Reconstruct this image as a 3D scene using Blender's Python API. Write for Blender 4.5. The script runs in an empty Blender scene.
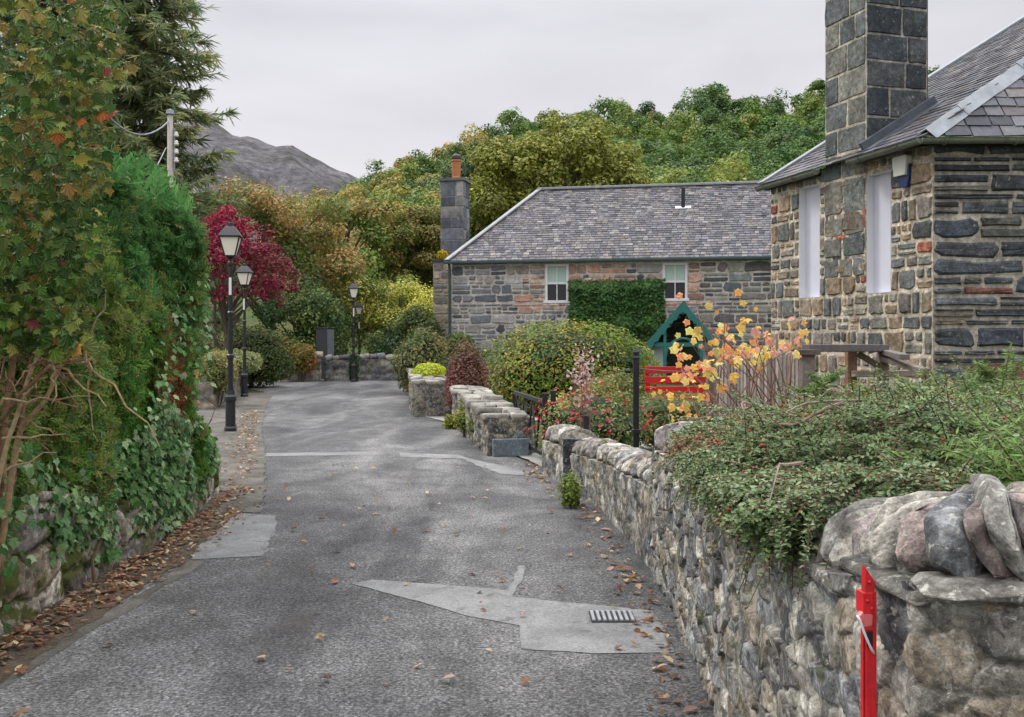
import bpy, bmesh, math
import numpy as np
from mathutils import Vector

sc = bpy.context.scene
COL = sc.collection
rng = np.random.default_rng(11)
R = math.radians
EYE, F, HOR, CX = 1.65, 1000.0, 336.0, 512.0


def S(r, g, b):
    c = np.array([r, g, b], float) / 255.0
    return np.where(c <= 0.04045, c / 12.92, ((c + 0.055) / 1.055) ** 2.4)


def G(px, py, z=0.0):
    """ground point whose height is z for a survey mark on the photograph"""
    d = (EYE - z) * F / (py - HOR)
    return np.array([(px - CX) / F * d, d, z])


def P(px, py, d):
    return np.array([(px - CX) / F * d, d, EYE + (HOR - py) * d / F])


# ------------------------------------------------------------------ noise
def _hash(i, j, k, seed):
    n = (i * 73856093) ^ (j * 19349663) ^ (k * 83492791) ^ (seed * 2654435)
    n = (n ^ (n >> 13)) * 1274126177
    n = n ^ (n >> 16)
    return (n & 0xFFFFF) / float(0xFFFFF)


def vnoise(p, seed=0):
    p = np.asarray(p, float)
    i0 = np.floor(p).astype(np.int64)
    f = p - i0
    f = f * f * (3 - 2 * f)
    out = 0
    for dx in (0, 1):
        for dy in (0, 1):
            for dz in (0, 1):
                w = (f[..., 0] if dx else 1 - f[..., 0]) * (f[..., 1] if dy else 1 - f[..., 1]) * (f[..., 2] if dz else 1 - f[..., 2])
                out = out + w * _hash(i0[..., 0] + dx, i0[..., 1] + dy, i0[..., 2] + dz, seed)
    return out * 2 - 1


def fbm(p, octv=4, seed=0):
    p = np.asarray(p, float)
    a, s, o = 0.5, 0, 0
    for k in range(octv):
        s = s + a * vnoise(p, seed + k)
        p = p * 2.03
        a *= 0.5
    return s


def smooth(a, b, x):
    t = np.clip((x - a) / (b - a), 0, 1)
    return t * t * (3 - 2 * t)


# ------------------------------------------------------------------ meshes
class MB:
    def __init__(self):
        self.v, self.c, self.f, self.n = [], [], [], 0

    def add(self, V, Fs, C=None):
        V = np.asarray(V, float).reshape(-1, 3)
        if C is None:
            C = (0.5, 0.5, 0.5)
        C = np.asarray(C, float)
        if C.ndim == 1:
            C = np.broadcast_to(C, (len(V), 3))
        self.v.append(V)
        self.c.append(C)
        if isinstance(Fs, np.ndarray):
            self.f.append(Fs.astype(np.int64) + self.n)
        else:
            by = {}
            for f in Fs:
                by.setdefault(len(f), []).append(f)
            for k, L in by.items():
                self.f.append(np.array(L, np.int64) + self.n)
        self.n += len(V)
        return self

    def build(self, name, mat, parent=None, origin=(0, 0, 0), smoothed=False, bevel=0.0, kind=None):
        V = np.concatenate(self.v) - np.asarray(origin, float)
        C = np.concatenate(self.c)
        me = bpy.data.meshes.new(name)
        me.vertices.add(len(V))
        me.vertices.foreach_set('co', V.astype(np.float32).ravel())
        li = np.concatenate([f.ravel() for f in self.f])
        tot = np.concatenate([np.full(len(f), f.shape[1], np.int64) for f in self.f])
        st = np.concatenate([[0], np.cumsum(tot)[:-1]])
        me.loops.add(len(li))
        me.loops.foreach_set('vertex_index', li.astype(np.int32))
        me.polygons.add(len(tot))
        me.polygons.foreach_set('loop_start', st.astype(np.int32))
        if smoothed:
            me.polygons.foreach_set('use_smooth', np.ones(len(tot), bool))
        else:
            me.polygons.foreach_set('use_smooth', np.zeros(len(tot), bool))
        me.update(calc_edges=True)
        me.validate()
        at = me.attributes.new('Col', 'FLOAT_COLOR', 'POINT')
        rgba = np.ones((len(V), 4), np.float32)
        rgba[:, :3] = C
        at.data.foreach_set('color', rgba.ravel())
        me.materials.append(mat)
        o = bpy.data.objects.new(name, me)
        COL.objects.link(o)
        if parent is not None:
            o.parent = parent
        else:
            o.location = tuple(origin)
        if bevel:
            m = o.modifiers.new('edge_softening', 'BEVEL')
            m.width = bevel
            m.segments = 2
            m.limit_method = 'ANGLE'
        if kind:
            o['kind'] = kind
        return o

    # ---- shapes
    def obox(self, c, h, ax=None, col=None):
        ax = np.eye(3) if ax is None else np.asarray(ax, float)
        s = np.array([[x, y, z] for z in (-1, 1) for y in (-1, 1) for x in (-1, 1)], float) * np.asarray(h, float)
        V = np.asarray(c, float) + s @ ax
        Fs = [(0, 2, 3, 1), (4, 5, 7, 6), (0, 1, 5, 4), (2, 6, 7, 3), (0, 4, 6, 2), (1, 3, 7, 5)]
        return self.add(V, Fs, col)

    def box(self, x0, x1, y0, y1, z0, z1, col=None):
        return self.obox(((x0 + x1) / 2, (y0 + y1) / 2, (z0 + z1) / 2), (abs(x1 - x0) / 2, abs(y1 - y0) / 2, abs(z1 - z0) / 2), None, col)

    def bar(self, p0, p1, w, h, col=None, up=(0, 0, 1)):
        p0, p1 = np.asarray(p0, float), np.asarray(p1, float)
        d = p1 - p0
        L = np.linalg.norm(d)
        d = d / L
        up = np.asarray(up, float)
        s = np.cross(d, up)
        if np.linalg.norm(s) < 1e-4:
            s = np.cross(d, (1, 0, 0))
        s /= np.linalg.norm(s)
        t = np.cross(s, d)
        return self.obox((p0 + p1) / 2, (L / 2, w / 2, h / 2), np.array([d, s, t]), col)

    def tube(self, pts, rad, seg=6, col=None, cap=True):
        pts = np.asarray(pts, float)
        n = len(pts)
        rad = np.broadcast_to(np.asarray(rad, float), (n,))
        tan = np.gradient(pts, axis=0)
        tan /= np.linalg.norm(tan, axis=1)[:, None] + 1e-9
        ref = np.array([0, 0, 1.0]) if abs(tan[0, 2]) < 0.9 else np.array([1.0, 0, 0])
        a = np.cross(tan, ref)
        a /= np.linalg.norm(a, axis=1)[:, None] + 1e-9
        b = np.cross(tan, a)
        th = np.arange(seg) * 2 * math.pi / seg
        V = pts[:, None, :] + rad[:, None, None] * (a[:, None, :] * np.cos(th)[None, :, None] + b[:, None, :] * np.sin(th)[None, :, None])
        i = np.arange(n - 1)[:, None] * seg
        j = np.arange(seg)[None, :]
        k = (j + 1) % seg
        Fq = np.stack([i + j, i + k, i + seg + k, i + seg + j], -1).reshape(-1, 4)
        C = None if col is None else np.asarray(col, float)
        if C is not None and C.ndim == 2:
            C = np.repeat(C, seg, axis=0)
        self.add(V.reshape(-1, 3), Fq, C)
        if cap:
            self.f.append(np.array([[self.n - seg + q for q in range(seg)]], np.int64))
            self.f.append(np.array([[self.n - n * seg + q for q in range(seg)][::-1]], np.int64))
        return self

    def lathe(self, prof, c=(0, 0, 0), seg=12, col=None, turn=0.0):
        prof = np.asarray(prof, float)
        th = np.arange(seg) * 2 * math.pi / seg + turn
        V = np.stack([prof[:, None, 0] * np.cos(th), prof[:, None, 0] * np.sin(th), np.broadcast_to(prof[:, None, 1], (len(prof), seg))], -1)
        n = len(prof)
        i = np.arange(n - 1)[:, None] * seg
        j = np.arange(seg)[None, :]
        k = (j + 1) % seg
        Fq = np.stack([i + j, i + k, i + seg + k, i + seg + j], -1).reshape(-1, 4)
        return self.add(V.reshape(-1, 3) + np.asarray(c, float), Fq, col)

    def poly(self, pts, col=None):
        return self.add(np.asarray(pts, float), [tuple(range(len(pts)))], col)

    def slab(self, pts, nrm, t, col=None):
        """a flat polygon given thickness t along nrm"""
        pts = np.asarray(pts, float)
        n = len(pts)
        V = np.concatenate([pts, pts + np.asarray(nrm, float) * t])
        Fs = [tuple(range(n))[::-1], tuple(range(n, 2 * n))] + [(i, (i + 1) % n, n + (i + 1) % n, n + i) for i in range(n)]
        return self.add(V, Fs, col)

    def scatter(self, T, pos, fr, scale, cols):
        V0, F0 = T
        V0 = np.asarray(V0, float)
        n, k = len(pos), len(V0)
        scale = np.asarray(scale, float)
        if scale.ndim == 0:
            scale = np.full(n, float(scale))
        if scale.ndim == 1:
            loc = V0[None] * scale[:, None, None]
        else:
            loc = V0[None] * scale[:, None, :]
        V = pos[:, None, :] + np.einsum('nkj,nji->nki', loc, fr)
        off = (np.arange(n) * k)[:, None, None]
        by = {}
        for f in F0:
            by.setdefault(len(f), []).append(f)
        C = np.repeat(cols, k, axis=0)
        first = True
        base = self.n
        self.v.append(V.reshape(-1, 3))
        self.c.append(C)
        for kk, L in by.items():
            A = (np.array(L, np.int64)[None] + off).reshape(-1, kk)
            self.f.append(A + base)
        self.n += n * k
        return self


def unit(v):
    v = np.asarray(v, float)
    return v / (np.linalg.norm(v, axis=-1, keepdims=True) + 1e-9)


def frames(nrm, along=None, roll=None):
    """rows = x, y, z axes; z = nrm, y close to 'along' (random if None)"""
    nrm = unit(nrm)
    n = len(nrm)
    if along is None:
        along = rng.normal(size=(n, 3))
    along = np.broadcast_to(np.asarray(along, float), (n, 3))
    y = unit(along - nrm * (along * nrm).sum(1, keepdims=True))
    x = np.cross(y, nrm)
    return np.stack([x, y, nrm], 1)


def pick(pal, n, jit=0.12, w=None):
    pal = np.asarray(pal, float)
    c = pal[rng.choice(len(pal), n, p=w)]
    c = c * (1 + rng.normal(0, jit, (n, 1))) * (1 + rng.normal(0, jit * 0.35, (n, 3)))
    return np.clip(c, 0.003, 0.9)


# leaf templates (x, y in the blade, z the normal; root at y=0)
T_DIA = ([(0, -.5, 0), (.33, -.05, .07), (0, .5, 0), (-.33, -.05, .07)], [(0, 1, 2, 3)])
T_OVAL = ([(0, 0, 0), (.22, .25, .05), (.24, .6, .04), (0, 1, -.08), (-.24, .6, .04), (-.22, .25, .05)], [(0, 1, 2, 3), (0, 3, 4, 5)])


def lobed(tips, r_in=.45, curl=.12):
    pts = [(0, 0.0, 0)]
    seq = []
    m = len(tips)
    for i, (a, r) in enumerate(tips):
        seq.append((r * math.sin(a), r * math.cos(a) + .25, -curl * r))
        if i < m - 1:
            am = (a + tips[i + 1][0]) / 2
            rm = r_in * (r + tips[i + 1][1]) / 2
            seq.append((rm * math.sin(am), rm * math.cos(am) + .25, 0.03))
    pts += seq
    return pts, [(0, i, i + 1) for i in range(1, len(pts) - 1)]


T_MAPLE = lobed([(-2.35, .40), (-1.75, .36), (-1.2, .62), (-.6, .5), (-.0, .78), (.6, .5), (1.2, .62), (1.75, .36), (2.35, .40)], .78, .2)
T_IVY = lobed([(-2.1, .35), (-1.15, .45), (0, .72), (1.15, .45), (2.1, .35)], .72, .06)


def feather(nb=6, w=.05):
    V, Fs = [], []
    V += [(-.018, 0, 0), (.018, 0, 0), (.0, 1, -.05)]
    Fs.append((0, 1, 2))
    for i in range(nb):
        y = .12 + .75 * i / nb
        L = .42 * (1 - .65 * i / nb)
        for s in (-1, 1):
            b = len(V)
            yy = y + (.06 if s > 0 else 0)
            V += [(0, yy, 0), (s * L * .55, yy + L * .45 - w, .02), (s * L * .8, yy + L * .9, -.05), (s * L * .35, yy + L * .5 + w, .02)]
            Fs.append((b, b + 1, b + 2, b + 3))
    return V, Fs


T_FEATHER = feather(3, .06)
T_SPRAY3 = ([(0, 0, 0), (.09, .35, .03), (0, 1, -.06), (-.09, .35, .03),
             (.05, .3, 0), (.22, .45, .02), (.42, .8, -.05), (.18, .55, .02),
             (-.05, .3, 0), (-.22, .45, .02), (-.42, .8, -.05), (-.18, .55, .02)], [(0, 1, 2, 3), (4, 5, 6, 7), (8, 9, 10, 11)])


# ------------------------------------------------------------------ objects
def tag(o, label=None, cat=None, group=None, kind=None):
    if label:
        o['label'] = label
    if cat:
        o['category'] = cat
    if group:
        o['group'] = group
    if kind:
        o['kind'] = kind
    return o


def thing(name, label, cat, loc=(0, 0, 0), rotz=0.0, group=None):
    o = bpy.data.objects.new(name, None)
    COL.objects.link(o)
    o.empty_display_size = .2
    o.location = tuple(float(x) for x in loc)
    o.rotation_euler = (0, 0, rotz)
    return tag(o, label, cat, group)


def dup(root, loc, label, rotz=0.0):
    def cp(o, par):
        c = o.copy()
        COL.objects.link(c)
        if par is not None:
            c.parent = par
        for ch in list(o.children):
            cp(ch, c)
        return c
    r = cp(root, None)
    r.location = tuple(float(x) for x in loc)
    r.rotation_euler = (0, 0, rotz)
    r['label'] = label
    return r


# ------------------------------------------------------------------ materials
def new_mat(name):
    m = bpy.data.materials.new(name)
    m.use_nodes = True
    nt = m.node_tree
    return m, nt, nt.nodes['Principled BSDF'], nt.nodes['Material Output']


def N(nt, t, **kw):
    n = nt.nodes.new(t)
    for k, v in kw.items():
        if k in n.inputs:
            n.inputs[k].default_value = v
        else:
            setattr(n, k, v)
    return n


def noise(nt, co, scale, detail=4, rough=.6, dist=0.0):
    n = N(nt, 'ShaderNodeTexNoise')
    n.inputs['Scale'].default_value = scale
    n.inputs['Detail'].default_value = detail
    n.inputs['Roughness'].default_value = rough
    n.inputs['Distortion'].default_value = dist
    nt.links.new(co, n.inputs['Vector'])
    return n.outputs['Fac']


def ramp(nt, fac, stops):
    r = N(nt, 'ShaderNodeValToRGB')
    els = r.color_ramp.elements
    while len(els) < len(stops):
        els.new(.5)
    for e, (p, c) in zip(els, stops):
        e.position = p
        c = (c, c, c) if isinstance(c, (int, float)) else tuple(c)
        e.color = (*c, 1)
    nt.links.new(fac, r.inputs['Fac'])
    return r.outputs['Color']


def mix(nt, fac, a, b, mode='MIX'):
    m = N(nt, 'ShaderNodeMix', data_type='RGBA', blend_type=mode)
    for sock, val in ((m.inputs[0], fac), (m.inputs[6], a), (m.inputs[7], b)):
        if hasattr(val, 'links'):
            nt.links.new(val, sock)
        elif isinstance(val, (int, float)):
            sock.default_value = val
        else:
            sock.default_value = (*tuple(val), 1)
    return m.outputs[2]


def objco(nt):
    # positions in metres on the object itself
    return N(nt, 'ShaderNodeTexCoord').outputs['Object']


def bump(nt, bsdf, h, strength=.5, dist=.01):
    b = N(nt, 'ShaderNodeBump')
    b.inputs['Strength'].default_value = strength
    b.inputs['Distance'].default_value = dist
    nt.links.new(h, b.inputs['Height'])
    nt.links.new(b.outputs['Normal'], bsdf.inputs['Normal'])


def attr(nt):
    return N(nt, 'ShaderNodeAttribute', attribute_name='Col').outputs['Color']


def m_stone(name, fine=30, lich=.0, moss=.0, bstr=.6, bdist=.012, contrast=.5, chips=0.0, lichcol=(.48, .47, .43), mosscol=(.075, .09, .018)):
    m, nt, b, out = new_mat(name)
    co = objco(nt)
    n1 = noise(nt, co, fine * .25, 5, .65)
    n2 = noise(nt, co, fine, 6, .7)
    c = attr(nt)
    c = mix(nt, 1, c, ramp(nt, n1, [(.3, 1 - contrast), (.7, 1 + contrast * .6)]), 'MULTIPLY')
    c = mix(nt, 1, c, ramp(nt, n2, [(.28, 1 - contrast), (.72, 1 + contrast * .7)]), 'MULTIPLY')
    c = mix(nt, 1, c, ramp(nt, noise(nt, co, fine * 5.2, 3, .7), [(.3, .68), (.7, 1.36)]), 'MULTIPLY')
    if chips:
        wv = N(nt, 'ShaderNodeMix', data_type='VECTOR')
        wv.inputs[0].default_value = .06
        nz_ = N(nt, 'ShaderNodeTexNoise')
        nz_.inputs['Scale'].default_value = fine * .5
        nt.links.new(co, nz_.inputs['Vector'])
        nt.links.new(co, wv.inputs[4])
        nt.links.new(nz_.outputs['Color'], wv.inputs[5])
        for k_, am in ((.45, chips), (1.25, chips * .8)):
            v_ = N(nt, 'ShaderNodeTexVoronoi')
            v_.inputs['Scale'].default_value = fine * k_
            nt.links.new(wv.outputs[1], v_.inputs['Vector'])
            c = mix(nt, 1, c, ramp(nt, v_.outputs['Color'], [(.1, 1 - am), (.5, 1), (.9, 1 + am * 1.1)]), 'MULTIPLY')
    if lich:
        l1 = noise(nt, co, fine * .8, 8, .75, .4)
        c = mix(nt, ramp(nt, l1, [(.62 - lich * .1, 0), (.68 - lich * .1, 1)]), c, lichcol)
    if moss:
        l2 = noise(nt, co, fine * .13, 6, .7, .4)
        c = mix(nt, ramp(nt, l2, [(.64 - moss * .1, 0), (.70 - moss * .1, 1)]), c, mosscol)
    nt.links.new(c, b.inputs['Base Color'])
    b.inputs['Roughness'].default_value = .85
    b.inputs['Specular IOR Level'].default_value = .3
    n3 = noise(nt, co, fine * 1.3, 8, .72)
    bump(nt, b, n3, bstr, bdist)
    return m


def m_leaf(name, trans=.3, rough=.5, spec=.3):
    m, nt, b, out = new_mat(name)
    c = attr(nt)
    nt.links.new(c, b.inputs['Base Color'])
    b.inputs['Roughness'].default_value = rough
    b.inputs['Specular IOR Level'].default_value = spec
    t = N(nt, 'ShaderNodeBsdfTranslucent')
    nt.links.new(c, t.inputs['Color'])
    ms = N(nt, 'ShaderNodeMixShader')
    ms.inputs[0].default_value = trans
    nt.links.new(b.outputs[0], ms.inputs[1])
    nt.links.new(t.outputs[0], ms.inputs[2])
    nt.links.new(ms.outputs[0], out.inputs['Surface'])
    return m


def m_plain(name, col, rough=.5, spec=.5, metal=0.0, var=.12, scale=20, bstr=.1, dirt=None):
    m, nt, b, out = new_mat(name)
    co = objco(nt)
    n1 = noise(nt, co, scale, 5, .6)
    c = mix(nt, 1, tuple(col), ramp(nt, n1, [(.3, 1 - var), (.7, 1 + var)]), 'MULTIPLY')
    if dirt is not None:
        d = noise(nt, co, scale * .35, 6, .7, .5)
        c = mix(nt, ramp(nt, d, [(.52, 0), (.66, .7)]), c, tuple(dirt))
    nt.links.new(c, b.inputs['Base Color'])
    b.inputs['Roughness'].default_value = rough
    b.inputs['Specular IOR Level'].default_value = spec
    b.inputs['Metallic'].default_value = metal
    if bstr:
        bump(nt, b, noise(nt, co, scale * 4, 4, .6), bstr, .004)
    return m


def m_attr(name, rough=.7, var=.2, scale=25, bstr=.3, bdist=.006):
    m, nt, b, out = new_mat(name)
    co = objco(nt)
    c = mix(nt, 1, attr(nt), ramp(nt, noise(nt, co, scale, 5, .65), [(.3, 1 - var), (.7, 1 + var)]), 'MULTIPLY')
    nt.links.new(c, b.inputs['Base Color'])
    b.inputs['Roughness'].default_value = rough
    b.inputs['Specular IOR Level'].default_value = .35
    bump(nt, b, noise(nt, co, scale * 2.5, 6, .7), bstr, bdist)
    return m


M = {}
M['wallstone'] = m_stone('roadside_rubble', 38, lich=.6, moss=.45, bstr=.9, bdist=.012, contrast=.42, chips=.42, lichcol=(.50, .49, .44))
M['cope'] = m_stone('coping_stone', 30, lich=.5, moss=.1, bstr=.9, bdist=.012, contrast=.5, chips=.3, lichcol=(.46, .45, .41))
M['mossstone'] = m_stone('mossy_rubble', 22, lich=.3, moss=1.25, chips=.25, bstr=.8, bdist=.02, contrast=.45)
M['farstone'] = m_stone('far_rubble', 9, lich=.2, moss=.1, bstr=.5, bdist=.02, contrast=.35)
M['house'] = m_stone('house_masonry', 16, lich=.25, moss=0, bstr=.9, bdist=.016, contrast=.48, chips=.15, lichcol=(.36, .34, .28))
M['farhouse'] = m_stone('cottage_masonry', 6, lich=.1, moss=0, bstr=.5, bdist=.02, contrast=.3, lichcol=(.36, .35, .33))
M['slate'] = m_attr('roof_slate', .6, .28, 14, .3, .006)
M['farslate'] = m_attr('cottage_slate', .65, .3, 5, .3, .01)
M['lead'] = m_plain('lead_sheet', (.27, .29, .32), .5, .4, .3, .2, 6, .2)
M['darklead'] = m_plain('old_lead', (.085, .095, .115), .5, .4, .2, .25, 8, .2)
M['paleflash'] = m_plain('pale_flashing', (.29, .30, .32), .6, .4, 0, .2, 5, .1)
M['gutter'] = m_plain('gutter_paint', (.16, .18, .15), .5, .4, 0, .2, 9, .1, dirt=(.09, .085, .06))
M['white'] = m_plain('white_paint', (.72, .72, .76), .5, .4, 0, .03, 8, .05)
M['board'] = m_plain('white_board', (.62, .62, .70), .55, .3, 0, .05, 3, .03)
M['teal'] = m_plain('teal_paint', (.018, .15, .135), .45, .5, 0, .15, 12, .08)
M['trim'] = m_plain('dark_green_trim', (.03, .065, .062), .5, .4, 0, .2, 8, .1)
M['doorpaint'] = m_plain('sage_door_paint', (.10, .13, .10), .5, .4, 0, .15, 6, .1)
M['paleblue'] = m_plain('pale_blue_paint', (.42, .52, .52), .55, .4, 0, .05, 8, .05)
M['iron'] = m_plain('black_iron', (.012, .013, .018), .38, .5, 0, .25, 18, .15)
M['red'] = m_plain('red_paint', (.60, .016, .024), .45, .45, 0, .2, 45, .25, dirt=(.30, .03, .028))
M['latch'] = m_plain('worn_red_paint', (.72, .16, .17), .3, .5, 0, .1, 60, .05)
M['redbench'] = m_plain('red_bench_paint', (.55, .02, .022), .4, .5, 0, .12, 8, .05)
M['wood'] = m_attr('weathered_wood', .8, .3, 30, .4, .004)
M['bark'] = m_attr('bark', .9, .4, 30, .8, .01)
M['pot'] = m_plain('terracotta', (.42, .17, .07), .7, .3, 0, .2, 6, .15)
M['concrete'] = m_plain('concrete', (.30, .295, .275), .9, .2, 0, .16, 5, .3, dirt=(.20, .19, .165))
M['leaf'] = m_leaf('leaf')
M['needle'] = m_leaf('needle', .42, .6, .2)
M['gloss'] = m_leaf('glossy_leaf', .2, .45, .3)
M['petal'] = m_leaf('petal', .4, .6, .2)
M['lampglass'] = m_plain('frosted_lamp_glass', (.90, .86, .76), .3, .5, 0, .04, 6, 0)
M['dark'] = m_plain('dark_interior', (.02, .02, .022), .6, .3, 0, .1, 5, 0)
M['porcelain'] = m_plain('porcelain', (.7, .68, .62), .25, .5, 0, .05, 9, 0)
M['blue'] = m_plain('blue_plastic', (.012, .028, .12), .4, .5, 0, .1, 9, 0)
M['cream'] = m_plain('cream_plastic', (.68, .69, .62), .45, .5, 0, .06, 9, 0)
M['blind'] = m_plain('green_blind', (.42, .55, .48), .7, .2, 0, .05, 9, 0)
M['cabinet'] = m_plain('dark_cabinet', (.04, .045, .05), .5, .5, 0, .12, 6, .05)
M['cabinetedge'] = m_plain('grey_cabinet_side', (.14, .155, .165), .5, .5, 0, .12, 6, .05)


def m_glass():
    m, nt, b, out = new_mat('window_glass')
    b.inputs['Base Color'].default_value = (.012, .012, .014, 1)
    b.inputs['Roughness'].default_value = .08
    b.inputs['Specular IOR Level'].default_value = .5
    return m


M['glass'] = m_glass()


def m_asphalt():
    m, nt, b, out = new_mat('worn_asphalt')
    co = objco(nt)
    mp = N(nt, 'ShaderNodeMapping')
    mp.inputs['Scale'].default_value = (1.0, .28, 1)
    nt.links.new(co, mp.inputs['Vector'])
    long = noise(nt, mp.outputs[0], .85, 6, .62, .6)
    mid = noise(nt, co, 2.3, 7, .68, .4)
    grit = noise(nt, co, 48, 4, .8)
    vor = N(nt, 'ShaderNodeTexVoronoi')
    vor.inputs['Scale'].default_value = 85
    nt.links.new(co, vor.inputs['Vector'])
    c = ramp(nt, long, [(.34, (.050, .050, .053)), (.5, (.100, .099, .101)), (.66, (.18, .178, .178))])
    c = mix(nt, 1, c, ramp(nt, mid, [(.28, .62), (.5, 1), (.72, 1.4)]), 'MULTIPLY')
    c = mix(nt, 1, c, ramp(nt, grit, [(.34, .30), (.5, 1), (.66, 2.2)]), 'MULTIPLY')
    c = mix(nt, 1, c, ramp(nt, vor.outputs['Color'], [(.1, .5), (.9, 1.5)]), 'MULTIPLY')
    # tar-dark seams and damp brown stains
    st = noise(nt, co, .55, 8, .7, 1.2)
    c = mix(nt, ramp(nt, st, [(.60, 0), (.70, .55)]), c, (.075, .068, .062))
    pale = noise(nt, mp.outputs[0], 2.6, 8, .75, .8)
    c = mix(nt, ramp(nt, pale, [(.63, 0), (.70, .32)]), c, (.30, .30, .295))
    wv = N(nt, 'ShaderNodeMix', data_type='VECTOR')
    wv.inputs[0].default_value = .22
    nz_ = N(nt, 'ShaderNodeTexNoise')
    nz_.inputs['Scale'].default_value = 1.6
    nz_.inputs['Detail'].default_value = 6
    nt.links.new(co, nz_.inputs['Vector'])
    nt.links.new(co, wv.inputs[4])
    nt.links.new(nz_.outputs['Color'], wv.inputs[5])
    cr = N(nt, 'ShaderNodeTexVoronoi', feature='DISTANCE_TO_EDGE')
    cr.inputs['Scale'].default_value = .55
    nt.links.new(wv.outputs[1], cr.inputs['Vector'])
    gate = ramp(nt, noise(nt, co, .7, 3, .5), [(.60, 0), (.68, .6)])
    crk = ramp(nt, cr.outputs['Distance'], [(.004, 1), (.011, 0)])
    c = mix(nt, mix(nt, 1, crk, gate, 'MULTIPLY'), c, (.035, .033, .032))
    nt.links.new(c, b.inputs['Base Color'])
    b.inputs['Roughness'].default_value = .88
    b.inputs['Specular IOR Level'].default_value = .3
    bump(nt, b, noise(nt, co, 90, 4, .75), .8, .008)
    return m


M['asphalt'] = m_asphalt()


def m_ground(name, stops, scale=1.5, fine=40, bd=.03):
    m, nt, b, out = new_mat(name)
    co = objco(nt)
    c = ramp(nt, noise(nt, co, scale, 8, .7, .5), stops)
    c = mix(nt, 1, c, ramp(nt, noise(nt, co, fine, 5, .7), [(.3, .55), (.7, 1.45)]), 'MULTIPLY')
    nt.links.new(c, b.inputs['Base Color'])
    b.inputs['Roughness'].default_value = .95
    b.inputs['Specular IOR Level'].default_value = .15
    bump(nt, b, noise(nt, co, fine, 6, .7), .8, bd)
    return m


M['earth'] = m_ground('grass_and_earth', [(.35, (.035, .045, .018)), (.5, (.055, .065, .022)), (.65, (.075, .06, .035))], .4, 9)
M['litter'] = m_ground('needle_litter', [(.33, (.065, .060, .052)), (.5, (.115, .092, .07)), (.66, (.165, .122, .088))], 3.5, 60, .02)
M['footway'] = m_ground('gritty_footway', [(.33, (.07, .064, .055)), (.5, (.12, .112, .098)), (.64, (.17, .162, .148))], 2.2, 50, .008)
def m_patch():
    m, nt, b, out = new_mat('pale_repair')
    co = objco(nt)
    c = ramp(nt, noise(nt, co, 2.2, 8, .7, .5), [(.33, (.15, .152, .156)), (.5, (.205, .206, .208)), (.68, (.26, .26, .26))])
    c = mix(nt, 1, c, ramp(nt, noise(nt, co, 60, 4, .75), [(.3, .65), (.7, 1.4)]), 'MULTIPLY')
    worn = noise(nt, co, 5.5, 8, .75, .8)
    c = mix(nt, ramp(nt, worn, [(.56, 0), (.63, .75)]), c, (.105, .104, .105))
    nt.links.new(c, b.inputs['Base Color'])
    b.inputs['Roughness'].default_value = .9
    b.inputs['Specular IOR Level'].default_value = .25
    bump(nt, b, noise(nt, co, 90, 4, .75), .6, .005)
    return m


M['patch'] = m_patch()
M['hill'] = m_ground('woodland_floor', [(.35, (.035, .05, .014)), (.5, (.055, .075, .02)), (.65, (.09, .085, .03))], .03, .6, .3)
M['rock'] = m_ground('bare_mountain', [(.38, (.06, .066, .05)), (.5, (.105, .10, .108)), (.62, (.16, .152, .168))], .012, .09, 6)

# ================================================================== camera, light, sky
cam = bpy.data.cameras.new('camera')
cam.sensor_width = 36
cam.lens = 36 * F / 1024
cam.shift_y = -(358.5 - HOR) / 1024
cam.clip_start, cam.clip_end = .05, 9000
co_ = bpy.data.objects.new('camera', cam)
COL.objects.link(co_)
co_.location = (0, 0, EYE)
co_.rotation_euler = (R(90), 0, 0)
sc.camera = co_

SUN_EL, SUN_AZ = R(48), R(-62)        # azimuth measured from +Y towards +X
sd = Vector((math.sin(SUN_AZ) * math.cos(SUN_EL), math.cos(SUN_AZ) * math.cos(SUN_EL), math.sin(SUN_EL)))
sl = bpy.data.lights.new('sun', 'SUN')
sl.energy = 1.1
sl.angle = R(14)
sl.color = (1, .96, .9)
so = bpy.data.objects.new('sun', sl)
COL.objects.link(so)
so.rotation_euler = (-sd).to_track_quat('-Z', 'Y').to_euler()
so.location = (-20, 10, 40)

w = bpy.data.worlds.new('World')
sc.world = w
w.use_nodes = True
nt = w.node_tree
bg = nt.nodes['Background']
sky = N(nt, 'ShaderNodeTexSky', sky_type='NISHITA', sun_disc=False)
sky.sun_elevation = SUN_EL
sky.sun_rotation = SUN_AZ
tc = N(nt, 'ShaderNodeTexCoord')
sep = N(nt, 'ShaderNodeSeparateXYZ')
nt.links.new(tc.outputs['Generated'], sep.inputs[0])
# overcast deck: three times brighter at the zenith than at the horizon, softly mottled
grad = ramp(nt, sep.outputs['Z'], [(0.0, (5.30, 5.14, 5.28)), (.14, (5.12, 4.98, 5.16)), (.30, (4.4, 4.3, 4.55)), (.46, (7.4, 7.4, 7.6)), (1.0, (21, 21, 21.2))])
mp = N(nt, 'ShaderNodeMapping')
mp.inputs['Scale'].default_value = (1, 1, 2.6)
nt.links.new(tc.outputs['Generated'], mp.inputs['Vector'])
cl = ramp(nt, noise(nt, mp.outputs[0], 2.3, 6, .55, .5), [(.3, .87), (.7, 1.11)])
deck = mix(nt, 1, grad, cl, 'MULTIPLY')
tot = mix(nt, .94, sky.outputs['Color'], deck)
nt.links.new(tot, bg.inputs['Color'])
bg.inputs['Strength'].default_value = .105

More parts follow.
